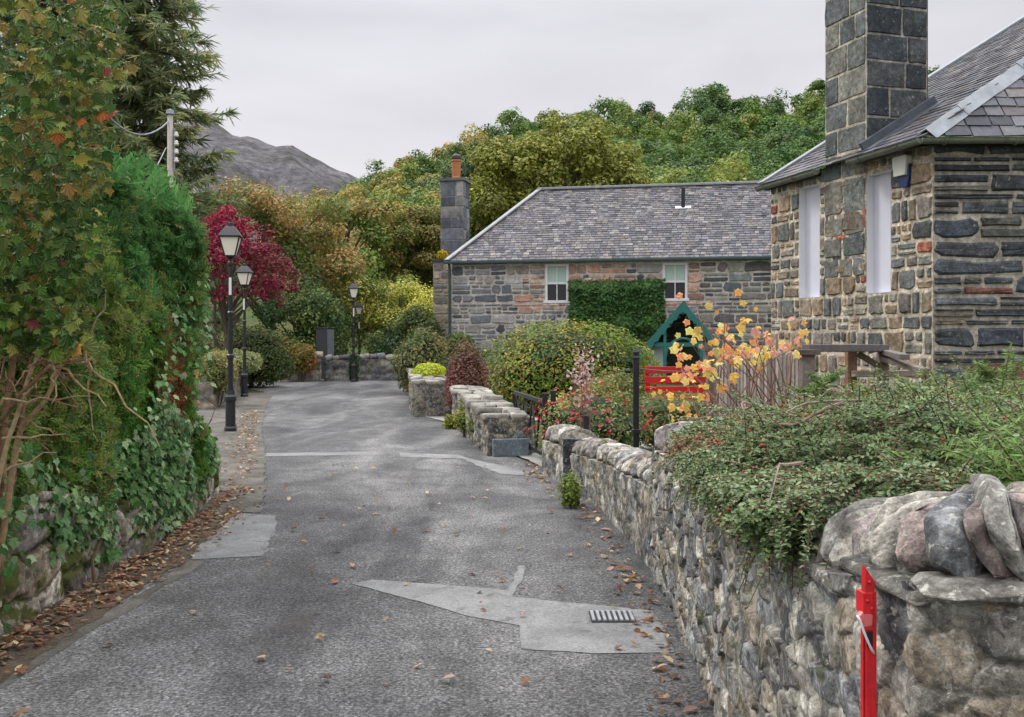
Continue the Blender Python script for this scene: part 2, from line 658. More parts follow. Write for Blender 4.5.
sc.view_settings.view_transform = 'Standard'
sc.view_settings.look = 'None'
sc.view_settings.exposure = 0.67
sc.view_settings.gamma = 1
sc.render.engine = 'CYCLES'
cy = sc.cycles
cy.max_bounces = 5
cy.diffuse_bounces = 3
cy.glossy_bounces = 2
cy.transmission_bounces = 3
cy.transparent_max_bounces = 4
cy.use_denoising = True
cy.denoising_input_passes = 'RGB_ALBEDO_NORMAL'
cy.use_adaptive_sampling = True
cy.adaptive_threshold = .02
cy.caustics_reflective = cy.caustics_refractive = False

# ================================================================== ground, road
def sheet(name, pts, z, mat):
    P0 = np.asarray([(p[0], p[1]) for p in pts], float)
    if name != 'ground':
        # broken, hand-laid edges
        out = []
        for a, c in zip(P0, np.roll(P0, -1, 0)):
            L = np.linalg.norm(c - a)
            k = int(np.clip(L / .07, 1, 60))
            for t in np.arange(k) / k:
                q = a + (c - a) * t
                if t > 0:
                    q = q + fbm(np.array([[q[0] * 7, q[1] * 7, 0], [q[0] * 7, q[1] * 7, 9.]]), 3, 4) * .055 * min(1, L)
                out.append(q)
        pts = out
    pts = [(p[0], p[1], z) for p in pts]
    return tag(MB().poly(pts).build(name, mat), kind='structure')


sheet('ground', [(-4000, -500), (4000, -500), (4000, 5000), (-4000, 5000)], -.012, M['earth'])
RL = [(-2.62, -3), (-2.62, 5), (-2.62, 8), (-2.75, 9.5), (-3.35, 13), (-4.55, 17.5), (-6.15, 24), (-7.3, 29.5), (-9.2, 33.0), (-14, 35.3)]
RR = [(.72, -3), (.80, 1.6), (.95, 4.3), (1.05, 6.3), (.98, 9.5), (.55, 11.9), (.05, 13.7), (-.95, 18.4), (-1.95, 20.8), (-2.6, 25), (-2.9, 30), (1, 34), (6, 36)]
mb = MB()
LL, RRr = RL + [(-14, 38.5)], RR + [(6, 39.5)]
mb.poly([(x, y, 0) for x, y in RRr] + [(x, y, 0) for x, y in LL[::-1]])
tag(mb.build('road', M['asphalt']), kind='structure')

# concrete gutter strip and dropped crossing on the left, gritty footway beyond
sheet('verge', [(-2.95, 2.5), (-2.52, 2.5), (-2.42, 5.5), (-2.40, 7.4), (-2.55, 9.3), (-3.1, 10.5), (-3.3, 10.5), (-2.95, 8)], .006, M['litter'])
sheet('kerb_strip', [(-2.47, 4.6), (-2.40, 4.6), (-2.36, 5.1), (-2.35, 5.6), (-2.29, 6.0), (-2.30, 6.5), (-2.24, 7.0), (-2.25, 7.3), (-2.38, 7.36), (-2.36, 6.6), (-2.43, 5.9), (-2.44, 5.2)], .003, M['footway'])
sheet('crossing', [G(190, 560)[:2], G(262, 556)[:2], G(276, 531)[:2], G(277, 516)[:2], G(232, 513)[:2], (-2.62, 9.1), (-2.55, 8.0)], .004, M['patch'])
sheet('footway', [(-2.95, 9.3), (-2.35, 9.3), (-2.62, 10.6), (-3.35, 13.6), (-4.5, 18), (-5.9, 24), (-6.9, 29), (-7.9, 29), (-7.2, 24), (-6.4, 18), (-4.9, 13.6), (-3.9, 10.6)], .008, M['footway'])
# pale repair with the drain, and older repairs up the lane
pp = [(351, 584), (372, 580), (440, 585), (509, 591), (519, 566), (525, 566), (523, 578), (512, 597), (566, 603), (652, 611), (674, 653), (592, 654), (521, 649), (520, 626), (470, 617), (420, 602)]
sheet('road_repair', [G(*p)[:2] for p in pp], .004, M['patch'])
pp = [(400, 453), (455, 455), (520, 470), (548, 477), (500, 474), (462, 459), (400, 457)]
sheet('road_patch', [G(*p)[:2] for p in pp], .004, M['patch'])
sheet('road_seam', [G(*p)[:2] for p in [(225, 454), (372, 452), (372, 455), (225, 457)]], .004, M['patch'])
sheet('drive', [(.10, 13.75), (.52, 11.95), (1.5, 12.1), (3.2, 15), (2.4, 16.5)], .010, M['concrete'])
sheet('garden_path', [(-1.9, 20.7), (-1.0, 18.5), (0.6, 19.5), (.2, 21.5)], .010, M['concrete'])
# drain grate set in the repair
gc = (G(590, 618) + G(634, 618)) / 2
gw = (G(634, 618) - G(590, 618))[0] / 2
dr = thing('drain_grate', 'small rectangular iron road drain with pale bars set in the grey tarmac repair', 'drain', (gc[0], gc[1], .004))
mb = MB().box(-gw, gw, -.11, .11, .002, .006)
mb.build('pit', M['dark'], dr)
mb = MB()
for i in range(8):
    x = -gw + (i + .5) * 2 * gw / 8
    mb.box(x - gw / 15, x + gw / 15, -.10, .10, .004, .016)
mb.build('bar', M['paleflash'], dr, bevel=.002)

# ================================================================== rubble walls
def resample(poly, step):
    poly = np.asarray(poly, float)
    out = []
    for a, b in zip(poly[:-1], poly[1:]):
        n = max(1, int(round(np.linalg.norm(b - a) / step)))
        out += [a + (b - a) * t for t in np.arange(n) / n]
    out.append(poly[-1])
    return np.array(out)


def normals2(pts, side):
    t = np.gradient(pts, axis=0)
    t /= np.linalg.norm(t, axis=1)[:, None] + 1e-9
    return np.stack([-t[:, 1], t[:, 0]], 1) * side


def rubble(mb, front, thick, h, step, cw, ch, relief, pal, mortar, side, seed, jit=.16, mort_w=.16, zb=-.04, wobk=1.0, rk=1.0, facet=0.0):
    """a free-standing wall of bedded rubble round a footprint; h(f) height at fraction f of the run"""
    g = np.random.default_rng(seed)
    fr = resample(front, step)
    nf = normals2(fr, side)
    k = 9
    ker = np.ones(k) / k
    nf = np.stack([np.convolve(np.pad(nf[:, i], k // 2, 'edge'), ker, 'valid') for i in range(2)], 1)
    nf /= np.linalg.norm(nf, axis=1)[:, None]
    bk = fr - nf * thick
    frac = np.linspace(0, 1, len(fr))
    hf = np.array([h(f) for f in frac])
    ne = max(3, int(thick / step))
    te = np.linspace(0, 1, ne + 1)[1:-1, None]
    eB = fr[-1] + (bk[-1] - fr[-1]) * te
    eA = bk[0] + (fr[0] - bk[0]) * te
    per = np.concatenate([fr, eB, bk[::-1], eA])
    hh = np.concatenate([hf, np.full(len(eB), hf[-1]), hf[::-1], np.full(len(eA), hf[0])])
    n = len(per)
    tg = np.roll(per, -1, 0) - np.roll(per, 1, 0)
    tg /= np.linalg.norm(tg, axis=1)[:, None] + 1e-9
    nr = np.stack([-tg[:, 1], tg[:, 0]], 1) * side
    seg = np.linalg.norm(np.roll(per, -1, 0) - per, axis=1)
    s = np.concatenate([[0], np.cumsum(seg)[:-1]])
    L = s[-1] + seg[-1]
    hm = hh.max()
    nz = max(6, int((hm - zb) / step))
    tz = np.linspace(0, 1, nz)
    Z = zb + tz[:, None] * (hh[None] - zb)
    Sx = np.broadcast_to(s[None], Z.shape)
    # stones: jittered courses
    seeds = []
    z = zb - ch
    row = 0
    while z < hm + ch:
        rh = ch * g.uniform(.6, 1.4)
        x = -g.uniform(0, cw)
        while x < L + cw:
            ww = cw * g.uniform(.45, 1.6)
            seeds.append((x + ww / 2 + g.normal(0, jit * cw * .4), z + rh / 2 + g.normal(0, jit * ch), g.uniform(.75, 1.3), g.uniform(.8, 1.25)))
            x += ww
        z += rh
    sd_ = np.array(seeds)
    pal = np.asarray(pal)
    sc_ = pal[g.integers(len(pal), size=len(sd_))] * (1 + g.normal(0, .18, (len(sd_), 1)))
    sh = g.uniform(.45, 1.25, len(sd_))
    q = np.stack([Sx.ravel(), Z.ravel()], 1)
    wob = np.stack([fbm(np.c_[q * (2.2 / cw), np.zeros(len(q))], 3, seed), fbm(np.c_[q * (2.2 / cw), np.ones(len(q)) * 7], 3, seed + 9)], 1)
    qq = q + wob * np.array([cw, ch]) * .38
    wob = wob * wobk
    qq = q + wob * np.array([cw, ch]) * .38
    F1 = np.empty(len(q)); F2 = np.empty(len(q)); I1 = np.empty(len(q), int)
    for a in range(0, len(q), 6000):
        d = np.hypot((qq[a:a + 6000, None, 0] - sd_[None, :, 0]) / cw * sd_[None, :, 2], (qq[a:a + 6000, None, 1] - sd_[None, :, 1]) / ch * sd_[None, :, 3])
        i = np.argpartition(d, 1, axis=1)[:, :2]
        dd = np.take_along_axis(d, i, 1)
        o = np.argsort(dd, 1)
        F1[a:a + 6000] = np.take_along_axis(dd, o[:, :1], 1)[:, 0]
        F2[a:a + 6000] = np.take_along_axis(dd, o[:, 1:2], 1)[:, 0]
        I1[a:a + 6000] = np.take_along_axis(i, o[:, :1], 1)[:, 0]
    e = F2 - F1
    st = smooth(.02, mort_w * 1.8, e)
    pos = np.stack([per[:, 0][None].repeat(nz, 0), per[:, 1][None].repeat(nz, 0), Z], -1).reshape(-1, 3)
    rough = fbm(pos * (1.6 / cw), 4, seed + 3)
    fine = fbm(pos * (9 / cw), 3, seed + 5)
    tlx, tlz = g.normal(0, .55, len(sd_)), g.normal(0, .55, len(sd_))
    fac = tlx[I1] * (qq[:, 0] - sd_[I1, 0]) / cw + tlz[I1] * (qq[:, 1] - sd_[I1, 1]) / ch
    disp = relief * (st * (sh[I1] + facet * np.clip(fac, -.6, .6)) - .4) + relief * .55 * rk * rough + relief * .35 * rk * fine
    nn = np.broadcast_to(nr[None], (nz, n, 2)).reshape(-1, 2)
    V = pos.copy()
    V[:, :2] += nn * disp[:, None]
    t = smooth(mort_w * .35, mort_w, e)[:, None]
    C = np.asarray(mortar)[None] * (1 + .25 * rough[:, None]) * (1 - t) + sc_[I1] * (1 + .5 * fine[:, None]) * t
    C = np.clip(C, .008, .8)
    i = (np.arange(nz - 1) * n)[:, None]
    j = np.arange(n)[None]
    kx = (j + 1) % n
    Fq = np.stack([i + j, i + kx, i + n + kx, i + n + j], -1).reshape(-1, 4)
    if side > 0:
        Fq = Fq[:, ::-1]
    mb.add(V, Fq, C)
    # top bed
    top = V[(nz - 1) * n:]
    ct = C[(nz - 1) * n:]
    m = len(fr)
    b0 = len(fr) + len(eB)
    A = top[:m]
    B = top[b0:b0 + m][::-1]
    mb.add(np.concatenate([A, B]), np.array([(q_, q_ + 1, m + q_ + 1, m + q_) for q_ in range(m - 1)]), np.concatenate([ct[:m], ct[b0:b0 + m][::-1]]))
    return fr, nf, hf


def sphere_grid(nu, nv, e1, e2):
    u = np.linspace(-math.pi / 2, math.pi / 2, nv)
    v = np.arange(nu) * 2 * math.pi / nu
    pw = lambda a, e: np.sign(a) * np.abs(a) ** e
    X = pw(np.cos(u), e1)[:, None] * pw(np.cos(v), e2)[None]
    Y = pw(np.cos(u), e1)[:, None] * pw(np.sin(v), e2)[None]
    Z = np.broadcast_to(pw(np.sin(u), e1)[:, None], X.shape)
    V = np.stack([X, Y, Z], -1).reshape(-1, 3)
    i = (np.arange(nv - 1) * nu)[:, None]
    j = np.arange(nu)[None]
    k = (j + 1) % nu
    return V, np.stack([i + j, i + k, i + nu + k, i + nu + j], -1).reshape(-1, 4)


def hull_stone(size, g, npt=26, e=.5, cuts=4, amp=.004, freq=30):
    """a quarried stone: hull of scattered points in a rounded block, split fine and roughened"""
    u = unit(g.normal(size=(npt, 3)))
    p = u / ((np.abs(u) ** (2 / e)).sum(1, keepdims=True)) ** (e / 2)
    p = p * g.uniform(.86, 1.0, (npt, 1)) * np.asarray(size)
    bm = bmesh.new()
    for q in p:
        bm.verts.new(q)
    r = bmesh.ops.convex_hull(bm, input=bm.verts)
    junk = [x for x in r['geom_interior'] if isinstance(x, bmesh.types.BMVert)]
    bmesh.ops.delete(bm, geom=junk, context='VERTS')
    bmesh.ops.bevel(bm, geom=list(bm.edges), offset=min(size) * .10, segments=1, affect='EDGES', profile=.5)
    bmesh.ops.triangulate(bm, faces=list(bm.faces))
    for _ in range(cuts):
        lim = max(size) * .16 if _ < 2 else max(size) * .085
        ed = [x for x in bm.edges if x.calc_length() > lim]
        if not ed:
            break
        bmesh.ops.subdivide_edges(bm, edges=ed, cuts=1)
        bmesh.ops.triangulate(bm, faces=list(bm.faces))
    bm.normal_update()
    V = np.array([v.co[:] for v in bm.verts])
    Nn = np.array([v.normal[:] for v in bm.verts])
    Fs = np.array([[v.index for v in f.verts] for f in bm.faces]) if not bm.verts.index_update() else None
    bm.free()
    o = g.uniform(0, 90, 3)
    n = fbm(V * freq + o, 4, 5)
    # bedding planes across the slab
    lay = vnoise(np.c_[V[:, 0] * 90 + o[0], V[:, 1] * 4, V[:, 2] * 4], 7)
    V = V + Nn * ((n * 1.6 + lay * .5) * amp)[:, None]
    return V, Fs, n, lay


def slab_coping(mb, fr, nf, hf, thick, wr, hr, over, pal, seed, lean=.35, amp=.004):
    g = np.random.default_rng(seed)
    seg = np.linalg.norm(np.diff(fr, axis=0), axis=1)
    s = np.concatenate([[0], np.cumsum(seg)])
    pal = np.asarray(pal)
    x = 0.0
    while x < s[-1]:
        wd = g.uniform(*wr)
        c = min(x + wd / 2, s[-1] - wd * .2)
        p = np.array([np.interp(c, s, fr[:, 0]), np.interp(c, s, fr[:, 1])])
        nn = np.array([np.interp(c, s, nf[:, 0]), np.interp(c, s, nf[:, 1])])
        nn /= np.linalg.norm(nn)
        tt = np.array([nn[1], -nn[0]])
        hz = np.interp(c, s, hf)
        hgt = g.uniform(*hr)
        V, Fs, n, lay = hull_stone((wd * .60, thick / 2 + over + g.normal(0, .012), hgt * .56), g, 34, .55, 4, amp)
        a = g.normal(lean, .05)
        ca, sa = math.cos(a), math.sin(a)
        V = np.stack([V[:, 0] * ca + V[:, 2] * sa, V[:, 1], -V[:, 0] * sa + V[:, 2] * ca], 1)
        b = g.normal(0, .05)
        V = np.stack([V[:, 0] * math.cos(b) - V[:, 1] * math.sin(b), V[:, 0] * math.sin(b) + V[:, 1] * math.cos(b), V[:, 2]], 1)
        V[:, 2] -= (np.abs(V[:, 1]) / (thick / 2)) ** 2.4 * hgt * .16
        ctr = p - nn * thick / 2
        W = np.stack([ctr[0] + tt[0] * V[:, 0] + nn[0] * V[:, 1], ctr[1] + tt[1] * V[:, 0] + nn[1] * V[:, 1], hz + hgt * .47 + V[:, 2]], 1)
        col = pal[g.integers(len(pal))] * (1 + g.normal(0, .16))
        mb.add(W, Fs, np.clip(col[None] * (1 + .7 * n[:, None] + .22 * lay[:, None]), .01, .8))
        x += wd
    return mb


def coping(mb, fr, nf, hf, thick, wr, hr, over, pal, seed, lean=.35, nu=20, nv=15, rough=.02):
    g = np.random.default_rng(seed)
    seg = np.linalg.norm(np.diff(fr, axis=0), axis=1)
    s = np.concatenate([[0], np.cumsum(seg)])
    V0, F0 = sphere_grid(nu, nv, .34, .72)
    V0 = V0[:, [2, 0, 1]]
    x = 0.0
    pal = np.asarray(pal)
    while x < s[-1]:
        wd = g.uniform(*wr)
        c = min(x + wd / 2, s[-1] - wd * .2)
        p = np.array([np.interp(c, s, fr[:, 0]), np.interp(c, s, fr[:, 1])])
        nn = np.array([np.interp(c, s, nf[:, 0]), np.interp(c, s, nf[:, 1])])
        nn /= np.linalg.norm(nn)
        tt = np.array([nn[1], -nn[0]])
        hz = np.interp(c, s, hf)
        hgt = g.uniform(*hr)
        V = V0 * np.array([wd * .505, thick / 2 + over + g.normal(0, .018), hgt * .54 * g.uniform(.85, 1.12)])
        a = g.normal(lean, .10)
        ca, sa = math.cos(a), math.sin(a)
        V = np.stack([V[:, 0] * ca + V[:, 2] * sa, V[:, 1], -V[:, 0] * sa + V[:, 2] * ca], 1)
        b = g.normal(0, .06)
        V = np.stack([V[:, 0] * math.cos(b) - V[:, 1] * math.sin(b), V[:, 0] * math.sin(b) + V[:, 1] * math.cos(b), V[:, 2]], 1)
        # rounded over the wall: drop towards both faces
        V[:, 2] -= (np.abs(V[:, 1]) / (thick / 2)) ** 2.2 * hgt * .14
        n = fbm(V * 7 + g.uniform(0, 90, 3), 4, 5)
        n2 = fbm(V * np.array([34, 9, 34]) + g.uniform(0, 90, 3), 3, 6)
        lay = fbm(np.c_[V[:, 0] * 55 + x * 30, V[:, 0] * 0, V[:, 0] * 0 + seed], 2, 3)
        V = V + V0 * (n * rough * .8 + n2 * rough * 1.1)[:, None] + V0 * np.array([0, 1, 1]) * (lay * rough * 1.2)[:, None]
        ctr = p - nn * thick / 2
        W = np.stack([ctr[0] + tt[0] * V[:, 0] + nn[0] * V[:, 1], ctr[1] + tt[1] * V[:, 0] + nn[1] * V[:, 1], hz + hgt * .46 + V[:, 2]], 1)
        col = pal[g.integers(len(pal))] * (1 + g.normal(0, .14))
        C = np.clip(col[None] * (1 + .5 * n[:, None] + .9 * n2[:, None]), .01, .8)
        mb.add(W, F0, C)
        x += wd
    return mb


RUB = [S(142, 139, 132), S(160, 156, 147), S(122, 121, 118), S(162, 152, 137), S(98, 99, 102), S(144, 133, 118), S(184, 180, 170), S(134, 136, 138)]
MORT = S(166, 162, 152)
CP = [S(138, 136, 130), S(150, 147, 140), S(130, 122, 120), S(156, 149, 137), S(124, 125, 127), S(146, 132, 127), S(166, 161, 152)]

# tall wall beside the camera
def lerpf(xs, ys):
    return lambda f: float(np.interp(f, xs, ys))


tw = [(2.2, 1.74), (1.3, 1.78), (.90, 1.83), (.79, 1.95), (.765, 2.15), (.78, 2.6), (.82, 3.2), (.90, 4.5), (.97, 6.0), (.965, 6.85)]
wall = thing('stone_wall', 'tall grey rubble wall with rounded coping stones beside the road, the red post fixed to it', 'wall', (.75, 3, 0))
mb = MB()
fr, nf, hf = rubble(mb, tw, .46, lerpf(np.array([0, 1.30, 1.465, 1.667, 2.117, 2.717, 4.02, 5.52, 6.37]) / 6.37, [1.18, 1.18, 1.17, 1.13, 1.04, .99, .94, .90, .88]), .0085, .14, .09, .018, RUB, MORT, 1, 5, mort_w=.065, wobk=.5, rk=.25, jit=.34, facet=1.4)
mb.build('masonry', M['wallstone'], wall, (.75, 3, 0), smoothed=True)
mb = slab_coping(MB(), fr, nf, hf, .46, (.045, .105), (.165, .195), .008, CP, 21, lean=.40, amp=.0045)
mb.build('coping', M['cope'], wall, (.75, 3, 0))
# flat projecting bed stones under the coping
mb = MB()
g = np.random.default_rng(3)
V0, F0 = sphere_grid(24, 14, .35, .3)
seg = np.concatenate([[0], np.cumsum(np.linalg.norm(np.diff(fr, axis=0), axis=1))])
x = .3
while x < 2.3:
    wd = g.uniform(.28, .5)
    c = x + wd / 2
    p = np.array([np.interp(c, seg, fr[:, 0]), np.interp(c, seg, fr[:, 1])])
    nn = np.array([np.interp(c, seg, nf[:, 0]), np.interp(c, seg, nf[:, 1])])
    tt = np.array([nn[1], -nn[0]])
    V, F1_, n, lay = hull_stone((wd * .53, .075, .020), g, 70, .25, 5, .0018)
    hz = np.interp(c, seg, hf) - .005
    q = p - nn * .052
    W = np.stack([q[0] + tt[0] * V[:, 0] + nn[0] * V[:, 1], q[1] + tt[1] * V[:, 0] + nn[1] * V[:, 1], hz + V[:, 2]], 1)
    mb.add(W, F1_, np.clip(S(120, 118, 112)[None] * g.uniform(.75, 1.2) * (1 + .6 * n[:, None]), .01, .6))
    x += wd
mb.build('bed_stone', M['cope'], wall, (.75, 3, 0))

# lower wall further up
lw = [(.985, 6.95), (.94, 8.0), (.86, 9.5), (.64, 10.95)]
low = thing('stone_wall', 'low rubble wall with slanting coping between the tall wall and the drive', 'wall', (.9, 9, 0))
mb = MB()
fr, nf, hf = rubble(mb, lw, .40, lerpf([0, .5, 1], [.58, .47, .37]), .024, .17, .12, .016, RUB, MORT, 1, 6, mort_w=.08, wobk=.5, rk=.3, jit=.34, facet=1.2)
mb.build('masonry', M['wallstone'], low, (.9, 9, 0), smoothed=True)
slab_coping(MB(), fr, nf, hf, .40, (.09, .19), (.15, .19), .02, CP, 22, lean=.5).build('coping', M['cope'], low, (.9, 9, 0))
mb = MB()
rubble(mb, [(.56, 10.98), (.60, 11.06)], .42, lambda f: .52, .02, .3, .25, .01, [S(74, 80, 88), S(66, 70, 78)], S(80, 84, 90), 1, 61)
mb.build('joint_slab', M['cope'], low, (.9, 9, 0), smoothed=True)
mb = MB()
ew = [(.57, 11.09), (.50, 11.5), (.36, 12.0)]
fr, nf, hf = rubble(mb, ew, .44, lambda f: .40, .024, .18, .13, .018, RUB, MORT, 1, 7, mort_w=.08, wobk=.5, rk=.3, jit=.34, facet=1.2)
mb.build('end_masonry', M['wallstone'], low, (.9, 9, 0), smoothed=True)
slab_coping(MB(), fr, nf, hf, .44, (.10, .19), (.18, .22), .02, CP, 23, lean=.45).build('end_coping', M['cope'], low, (.9, 9, 0))

# flat-capped wall between drive and garden path
RUBF = [S(120, 118, 112), S(140, 134, 122), S(100, 100, 100), S(150, 142, 128), S(84, 86, 90), S(132, 118, 100)]
mw = [(-.33, 13.75), (-.55, 15), (-.85, 17), (-1.12, 18.6)]
mid = thing('stone_wall', 'low flat-capped stone wall with a square end by the black gate', 'wall', (-.5, 16, 0))
mb = MB()
rubble(mb, mw, .62, lerpf([0, 1], [.52, .62]), .03, .26, .13, .028, RUBF, S(112, 106, 96), 1, 8)
mb.build('masonry', M['wallstone'], mid, (-.5, 16, 0), smoothed=True)
mb = MB()
def cap_stones(front, thick, z0, z1, seed, nacross=2):
    """irregular flat stones bedded along a wall top"""
    g = np.random.default_rng(seed)
    m_ = MB()
    V0, F0 = sphere_grid(16, 10, .3, .42)
    fr = resample(front, .05)
    s = np.concatenate([[0], np.cumsum(np.linalg.norm(np.diff(fr, axis=0), axis=1))])
    for a in range(nacross):
        x = 0.0
        while x < s[-1]:
            wd = g.uniform(.22, .55)
            c = min(x + wd / 2, s[-1] - .08)
            p = np.array([np.interp(c, s, fr[:, 0]), np.interp(c, s, fr[:, 1])])
            p2 = np.array([np.interp(c + .05, s, fr[:, 0]), np.interp(c + .05, s, fr[:, 1])])
            t = unit(p2 - p) if c + .05 < s[-1] else unit(fr[-1] - fr[-4])
            nn = np.array([-t[1], t[0]])
            wy = thick / nacross
            h = g.uniform(.035, .065)
            V = V0 * np.array([wd * .52, wy * .54 + g.normal(0, .015), h])
            n = fbm(V * 6 + g.uniform(0, 90, 3), 4, 5)
            V = V + V0 * (n * .05)[:, None] * np.array([1, 1, .5])
            V[:, 2] += V[:, 0] * g.normal(0, .10) + V[:, 1] * g.normal(0, .08)
            q = p - nn * (wy * (a + .5) - .02)
            z = z0 + (z1 - z0) * c / s[-1] + g.normal(0, .012)
            W = np.stack([q[0] + t[0] * V[:, 0] + nn[0] * V[:, 1], q[1] + t[1] * V[:, 0] + nn[1] * V[:, 1], z + V[:, 2]], 1)
            m_.add(W, F0, np.clip(S(146, 142, 134)[None] * g.uniform(.65, 1.15) * (1 + .5 * n[:, None]), .01, .6))
            x += wd
    return m_


cap_stones(mw, .62, .53, .63, 4).build('flat_cap', M['farstone'], mid, (-.5, 16, 0), smoothed=True)
MB().obox((-.02, 13.735, .12), (.25, .05, .12), [[.98, .2, 0], [-.2, .98, 0], [0, 0, 1]], S(112, 124, 132)).build('plinth_slab', M['farstone'], mid, (-.5, 16, 0), bevel=.01)

mw = [(-2.02, 20.4), (-2.35, 23), (-2.75, 27), (-3.1, 30)]
fp = thing('stone_wall', 'square-ended stone garden wall beneath the yellow-green hedge', 'wall', (-2.2, 24, 0))
mb = MB()
rubble(mb, mw, .8, lerpf([0, 1], [.66, .7]), .045, .3, .12, .03, RUBF, S(118, 112, 100), 1, 9)
mb.build('masonry', M['wallstone'], fp, (-2.2, 24, 0), smoothed=True)
cap_stones(mw, .8, .68, .72, 5, 3).build('flat_cap', M['farstone'], fp, (-2.2, 24, 0), smoothed=True)

# walls closing the bend
for pts, h, lab, sd1, pal in (
        ([(-8.6, 36.2), (-7.0, 36.6)], .92, 'short stone wall stretch left of the bend with a shrub growing from it', 31, [S(128, 120, 108), S(150, 140, 124), S(104, 102, 100)]),
        ([(-6.9, 36.9), (-3.9, 37.4), (-1.0, 38.2), (2, 39.2)], .86, 'dark stone wall across the far bend behind the third lamp post', 32, [S(86, 88, 92), S(110, 110, 110), S(70, 72, 78), S(128, 124, 116)])):
    o = np.array([pts[0][0], pts[0][1], 0])
    t = thing('stone_wall', lab, 'wall', o)
    mb = MB()
    fr, nf, hf = rubble(mb, pts, .5, lambda f, h=h: h - .12 + .05 * math.sin(f * 9), .06, .42, .17, .05, pal, S(112, 108, 100), -1, sd1)
    mb.build('masonry', M['farstone'], t, o, smoothed=True)
    coping(MB(), fr, nf, hf, .5, (.22, .4), (.16, .24), .03, pal, sd1 + 3, lean=.2, nu=12, nv=9).build('coping', M['farstone'], t, o, smoothed=True)
# left verge wall between the second lamp and the bend
o = np.array([-7.6, 30, 0])
t = thing('stone_wall', 'low stone wall under pale shrubs on the left, past the second lamp post', 'wall', o)
mb = MB()
rubble(mb, [(-6.75, 22.5), (-7.35, 26), (-8.1, 30), (-8.9, 33.5)], .5, lambda f: .62, .06, .4, .17, .05, [S(140, 130, 116), S(120, 114, 106), S(104, 102, 100)], S(128, 120, 108), -1, 41)
mb.build('masonry', M['farstone'], t, o, smoothed=True)

# mossy retaining wall under the hedge
o = np.array([-2.9, 6, 0])
lt = thing('stone_wall', 'mossy stone retaining wall at the foot of the tall hedge on the left', 'wall', o)
mb = MB()
rubble(mb, [(-2.86, 2.6), (-2.84, 4.5), (-2.82, 6), (-2.84, 8), (-2.95, 9.4), (-3.12, 10.6)], .5, lerpf([0, .36, .5, .6, 1], [.80, .80, .62, .42, .3]), .022, .36, .24, .045,
       [S(168, 158, 146), S(150, 142, 130), S(140, 128, 112), S(128, 122, 116), S(176, 168, 158)], S(104, 92, 74), -1, 12, mort_w=.12)
mb.build('masonry', M['mossstone'], lt, o, smoothed=True)

